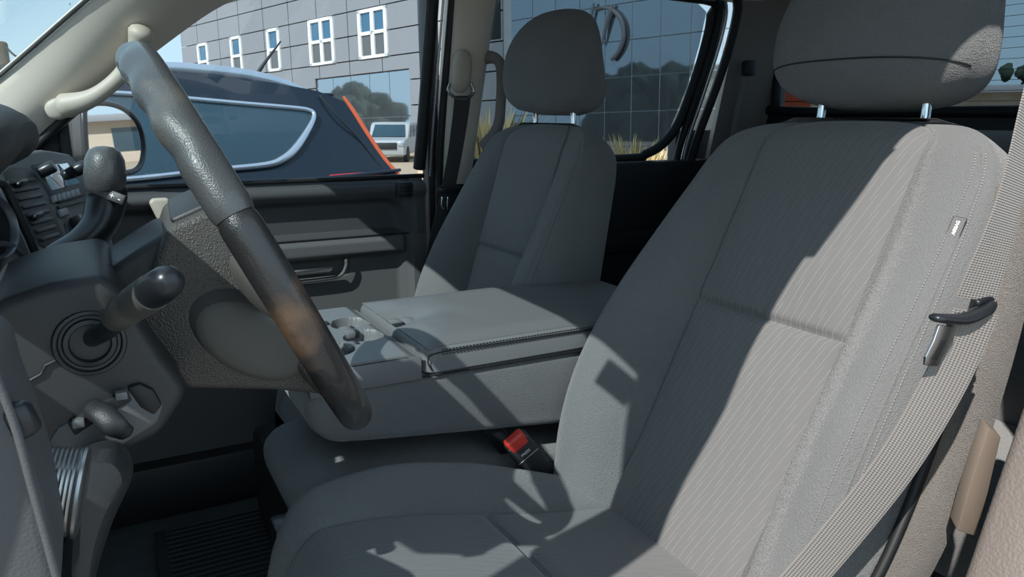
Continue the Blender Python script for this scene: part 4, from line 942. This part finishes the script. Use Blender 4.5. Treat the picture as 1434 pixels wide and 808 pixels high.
# round emblem on the curtain wall
em = []
ec = (-12.0, -1.32)
arc = [fp(ec[0]-.92*cos(a)*1.0, ec[1]+.86*sin(a), .10) for a in [radians(x) for x in range(110, -62, -8)]]
tube('emblem_ring', arc, [.02+.05*min(1, i/8) for i in range(len(arc))], m_cladj, bld, n=8, sub=1)
tube('emblem_stroke', [fp(-12.47, -.45, .10), fp(-12.25, -1.0, .10), fp(-12.08, -1.6, .10)], [.06, .07, .02], m_cladj, bld, n=8, sub=3)
tube('emblem_stroke', [fp(-11.75, -.30, .10), fp(-11.62, -.75, .10), fp(-11.5, -1.3, .10)], [.04, .05, .02], m_cladj, bld, n=8, sub=3)
# sandy verge in front of the building, low wall sign
S(box('trim_17', (-30, 13, -.64), (60, 60, -.60), mat('dry_ground', (.42, .31, .21), .95, grain=3, gs=.3, dist=.05), None, 0)); S(prism('verge', [fp(26, -8.0, 9), fp(-40, -8.0, 9), fp(-40, -8.0, 0), fp(26, -8.0, 0)], (0, 0, .2), mat('dry_ground', (.42, .31, .20), .95, grain=3, gs=.3, dist=.05), None, 0)) if False else None
# ornamental straw grasses
def tuft(u, v, dist, hgt, lab, n=220):
    r_ = ray(u, v); base = CP+r_*(dist/r_.dot(FW)); bz = base.z
    e = empty('ornamental_grass', (base.x, base.y, bz-hgt), lab, 'grass', None)
    vs, fs = [], []
    for k in range(n):
        a = random.uniform(0, 2*pi); r1 = random.uniform(0, .10)*hgt; ln = hgt*random.uniform(.6, 1.05); sp = random.uniform(.1, .6)*hgt
        b0 = V((base.x+r1*cos(a), base.y+r1*sin(a), bz-hgt)); tip = b0+V((cos(a)*sp, sin(a)*sp, ln)); mid_ = b0.lerp(tip, .55)+V((0, 0, ln*.12))
        wv = V((-sin(a), cos(a), 0))*.012*hgt*1.6; i = len(vs)
        vs += [b0-wv*.4, b0+wv*.4, mid_+wv, mid_-wv, tip]; fs += [(i, i+1, i+2, i+3), (i+3, i+2, i+4)]
    o = mk('blades', vs, fs, m_grass, e, fix=False); o['kind'] = 'stuff'
    return e
tuft(884, 190, 13, 1.3, 'dry straw-coloured grass clump seen through the rear side window')
tuft(905, 206, 12, 1.0, 'smaller dry grass clump low at the rear side window edge')
tuft(683, 150, 12, 1.7, 'tall dry grass clump glimpsed behind the vertical grab handle')
tuft(712, 170, 12.5, 1.6, 'dry grass clump just left of the passenger headrest posts')
# --- trees (they show in the mirrored glass), other cars and buildings around the lot
def crown(name, c, r, n, m, par):
    bm = bmesh.new(); c = V(c)
    for k in range(n):
        d = V((random.gauss(0, 1), random.gauss(0, 1), random.gauss(0, .8))).normalized()*r*random.uniform(.25, .85)
        rr_ = r*random.uniform(.12, .26); g = bmesh.ops.create_icosphere(bm, subdivisions=2, radius=rr_, matrix=Matrix.Translation(c+d))
        for v in g['verts']: v.co += (v.co-c-d).normalized()*rr_*.55*noise.noise(v.co*3.1)
    o = frombm(name, bm, m, par, 180); return o
def refl_dir(u, v):
    d = ray(u, v); return d-OUTN*2*d.dot(OUTN)
def refl_pt(u, v, dist):
    d = ray(u, v); p = CP+d*(OUTN.dot(BP-CP)/OUTN.dot(d)); e = d-OUTN*2*d.dot(OUTN); return p+e*dist
for i, (u, v, ds, r) in enumerate([(900, 122, 48, 5.5), (942, 98, 64, 7.5), (985, 82, 84, 10), (862, 146, 50, 3.6), (478, 125, 50, 4.0), (508, 122, 66, 5.5), (450, 130, 84, 3.5)]):
    p = refl_pt(u, v, ds); gz = -.62
    t = empty('lot_tree', (p.x, p.y, gz), ['dark tree reflected behind the emblem side of the glass', 'tall dark tree reflected at the middle of the glass wall', 'biggest dark tree reflected at the right edge of the rear side window', 'low dark tree reflected beside the passenger headrest', 'dark tree reflected left in the ribbon window', 'larger dark tree reflected in the ribbon window centre', 'smallest dark tree reflected at the left end of the ribbon window'][i], 'tree', 'trees across the lot')
    zc = max(p.z-r*.95, 1.0); crown('crown', (p.x, p.y, zc), r, 90, m_leaf, t)
    tube('trunk', [(p.x, p.y, gz), (p.x, p.y, zc)], [r*.07, r*.05], m_bark, t, sub=1)
def pickup(name, o, ang, label, m, sc_=1.0):
    e = empty(name, (0, 0, 0), label, 'car')
    bp_ = [(-2.7, .35), (-2.75, .8), (-2.6, 1.05), (-1.5, 1.15), (-.95, 1.75), (-.6, 1.85), (1.1, 1.85), (1.6, 1.80), (2.3, 1.2), (2.5, 1.1), (2.55, .4)]
    prism('body', [V((x, -.95, z)) for x, z in bp_], (0, 1.9, 0), m, e, .08, 3)
    for sy in (-.965, .935):
        for (x0, x1) in ((-1.15, -.25), (-.15, .75), (.85, 1.7)):
            prism('side_window', [V((x0+.15, sy, 1.15)), V((x1, sy, 1.15)), V((x1-.03, sy, 1.70)), V((x0+.38 if x0 < -1 else x0+.15, sy, 1.70))], (0, .03, 0), m_cgl, e, .01)
    for x in (-1.8, 1.6):
        for y in (-.98, .80): lathe('wheel', [(.001, 0), (.25, .0), (.38, .0), (.38, .18), (.001, .18)], (x, y, .38), (0, 1, 0), m_tyre, e, 24)
    prism('windscreen', [V((-1.53, -.8, 1.17)), V((-1.53, .8, 1.17)), V((-1.0, .72, 1.72)), V((-1.0, -.72, 1.72))], (-.03, 0, .03), m_cgl, e, .01)
    box('grille', (-2.80, -.6, .65), (-2.70, .6, .95), m_seal, e, .02)
    for y in (-.78, .78): box('headlamp', (-2.78, y-.13, .78), (-2.68, y+.13, .98), m_sat, e, .02)
    e.location = o; e.rotation_euler = (0, 0, ang); e.scale = (sc_,)*3; return e
p = ray(552, 190); p = CP+p*(27/p.dot(FW)); pickup('reflection_truck', (p.x, p.y, -.62), radians(60), 'white truck standing in for a reflection in the ribbon window, behind the blue SUV tail', m_wcar, .72)  # solid truck put before the glass in place of a reflected one
p = ray(1385, 120); p = CP+p*(9.5/p.dot(FW)); pickup('silver_car', (p.x, p.y, -.62-.5), radians(20), 'silver car seen through the back glass beside the driver headrest', mat('silver_car_paint', (.42, .46, .50), .3, .6, coat=1))
# orange-sided shop behind the back glass
d0 = CP+ray(1020, 90)*34; d1 = CP+ray(1140, 90)*34
dv = (d1-d0); dv.z = 0; nn = V((-dv.y, dv.x, 0)).normalized(); nn = nn if nn.dot(d0-CP) > 0 else -nn
ob = empty('orange_shop', (d0.x, d0.y, -.62), 'orange sided building seen under the driver headrest', 'building')
for k in range(18):
    z = -.5+k*.5; prism('siding_board', [V((d0.x, d0.y, z)), V((d0.x+dv.x, d0.y+dv.y, z)), V((d0.x+dv.x, d0.y+dv.y, z+.47)), V((d0.x, d0.y, z+.47))], nn*.25, m_orange, ob, .02, 1)
prism('wall_core', [V((d0.x, d0.y, -.6))+nn*.2, V((d0.x+dv.x, d0.y+dv.y, -.6))+nn*.2, V((d0.x+dv.x, d0.y+dv.y, 8.4))+nn*.2, V((d0.x, d0.y, 8.4))+nn*.2], nn*1.5, m_bark, ob, 0)
# building seen in the door mirror
md = ray(158, 195); me_ = md-MN*2*md.dot(MN); me_.z = 0; me_.normalize(); mr_ = V((me_.y, -me_.x, 0))
mb0 = MC+me_*62; hb = empty('tan_shop', (mb0.x, mb0.y, -.62), 'low tan shop with a grey roof shown in the door mirror', 'building')
a_ = V((mb0.x, mb0.y, 0))
prism('wall', [a_-mr_*13+V((0, 0, -.62)), a_+mr_*7+V((0, 0, -.62)), a_+mr_*7+V((0, 0, 2.4)), a_-mr_*11+V((0, 0, 2.4))], me_*8, m_lotb, hb, 0)
prism('roof', [a_-mr_*12+V((0, 0, 2.4))-me_, a_+mr_*8+V((0, 0, 2.4))-me_, a_+mr_*8+V((0, 0, 2.9))-me_, a_-mr_*12+V((0, 0, 2.9))-me_], me_*9, m_clad, hb, .05)
prism('shop_window', [a_-mr_*3+V((0, 0, .2))-me_*.05, a_+mr_*0+V((0, 0, .2))-me_*.05, a_+mr_*0+V((0, 0, 1.9))-me_*.05, a_-mr_*3+V((0, 0, 1.9))-me_*.05], me_*.1, m_cgl, hb, 0)
for i, k in enumerate((-11, -3, 5)):
    q = a_+mr_*k+me_*14; t = empty('roadside_tree', (q.x, q.y, -.62), ['leftmost roadside tree above the tan shop in the door mirror', 'middle roadside tree above the tan shop in the door mirror', 'rightmost roadside tree above the tan shop in the door mirror'][i], 'tree', 'trees behind the tan shop')
    crown('crown', (q.x, q.y, 3.2), 2.4, 16, m_leaf, t); tube('trunk', [(q.x, q.y, -.62), (q.x, q.y, 3.5)], .25, m_bark, t, sub=1)
q = a_-me_*38+mr_*1.0; sp_ = empty('sign_post', (q.x, q.y, -.62), 'roadside post with a small orange sign shown in the door mirror', 'sign')
tube('post', [(q.x, q.y, -.62), (q.x, q.y, 2.6)], .06, m_clad, sp_, sub=1); box('sign_board', (q.x-.05, q.y-.4, 2.1), (q.x+.05, q.y+.4, 2.6), m_orange, sp_, .02)
# pole and wire beyond the windscreen
pp = ay(5, 95, 22); pe = empty('utility_pole', (pp.x, pp.y, -.62), 'distant utility pole with a wire at the windscreen edge', 'pole')
tube('pole', [(pp.x, pp.y, -.62), tuple(ay(3, 62, 22))], .12, m_bark, pe, sub=1); tube('wire', [ay(-60, 20, 22), ay(3, 62, 22), ay(28, 82, 22), ay(80, 105, 30)], .025, m_seal, pe)
# sky-lit print on the windscreen
text('glass_print', 'II', .006, ax(98, 6, 0)*0+pl(98, 6, (-.6, 0, .7), (.0, .0, 1.20)), RT, UP, m_seal, None)['kind'] = 'structure' if False else 'structure'
text('airbag_mark', 'AIRBAG', .012, ay(126, 33, .655)+V((0, -.02, 0)), RT*.8-UP*.6, UP*.8+RT*.6, m_beiged, pil_r)
for o in bpy.data.objects:
    if o.type == 'EMPTY' and o.name.startswith('headrest') : 
        for k in ('label', 'category'):
            if k in o: del o[k]
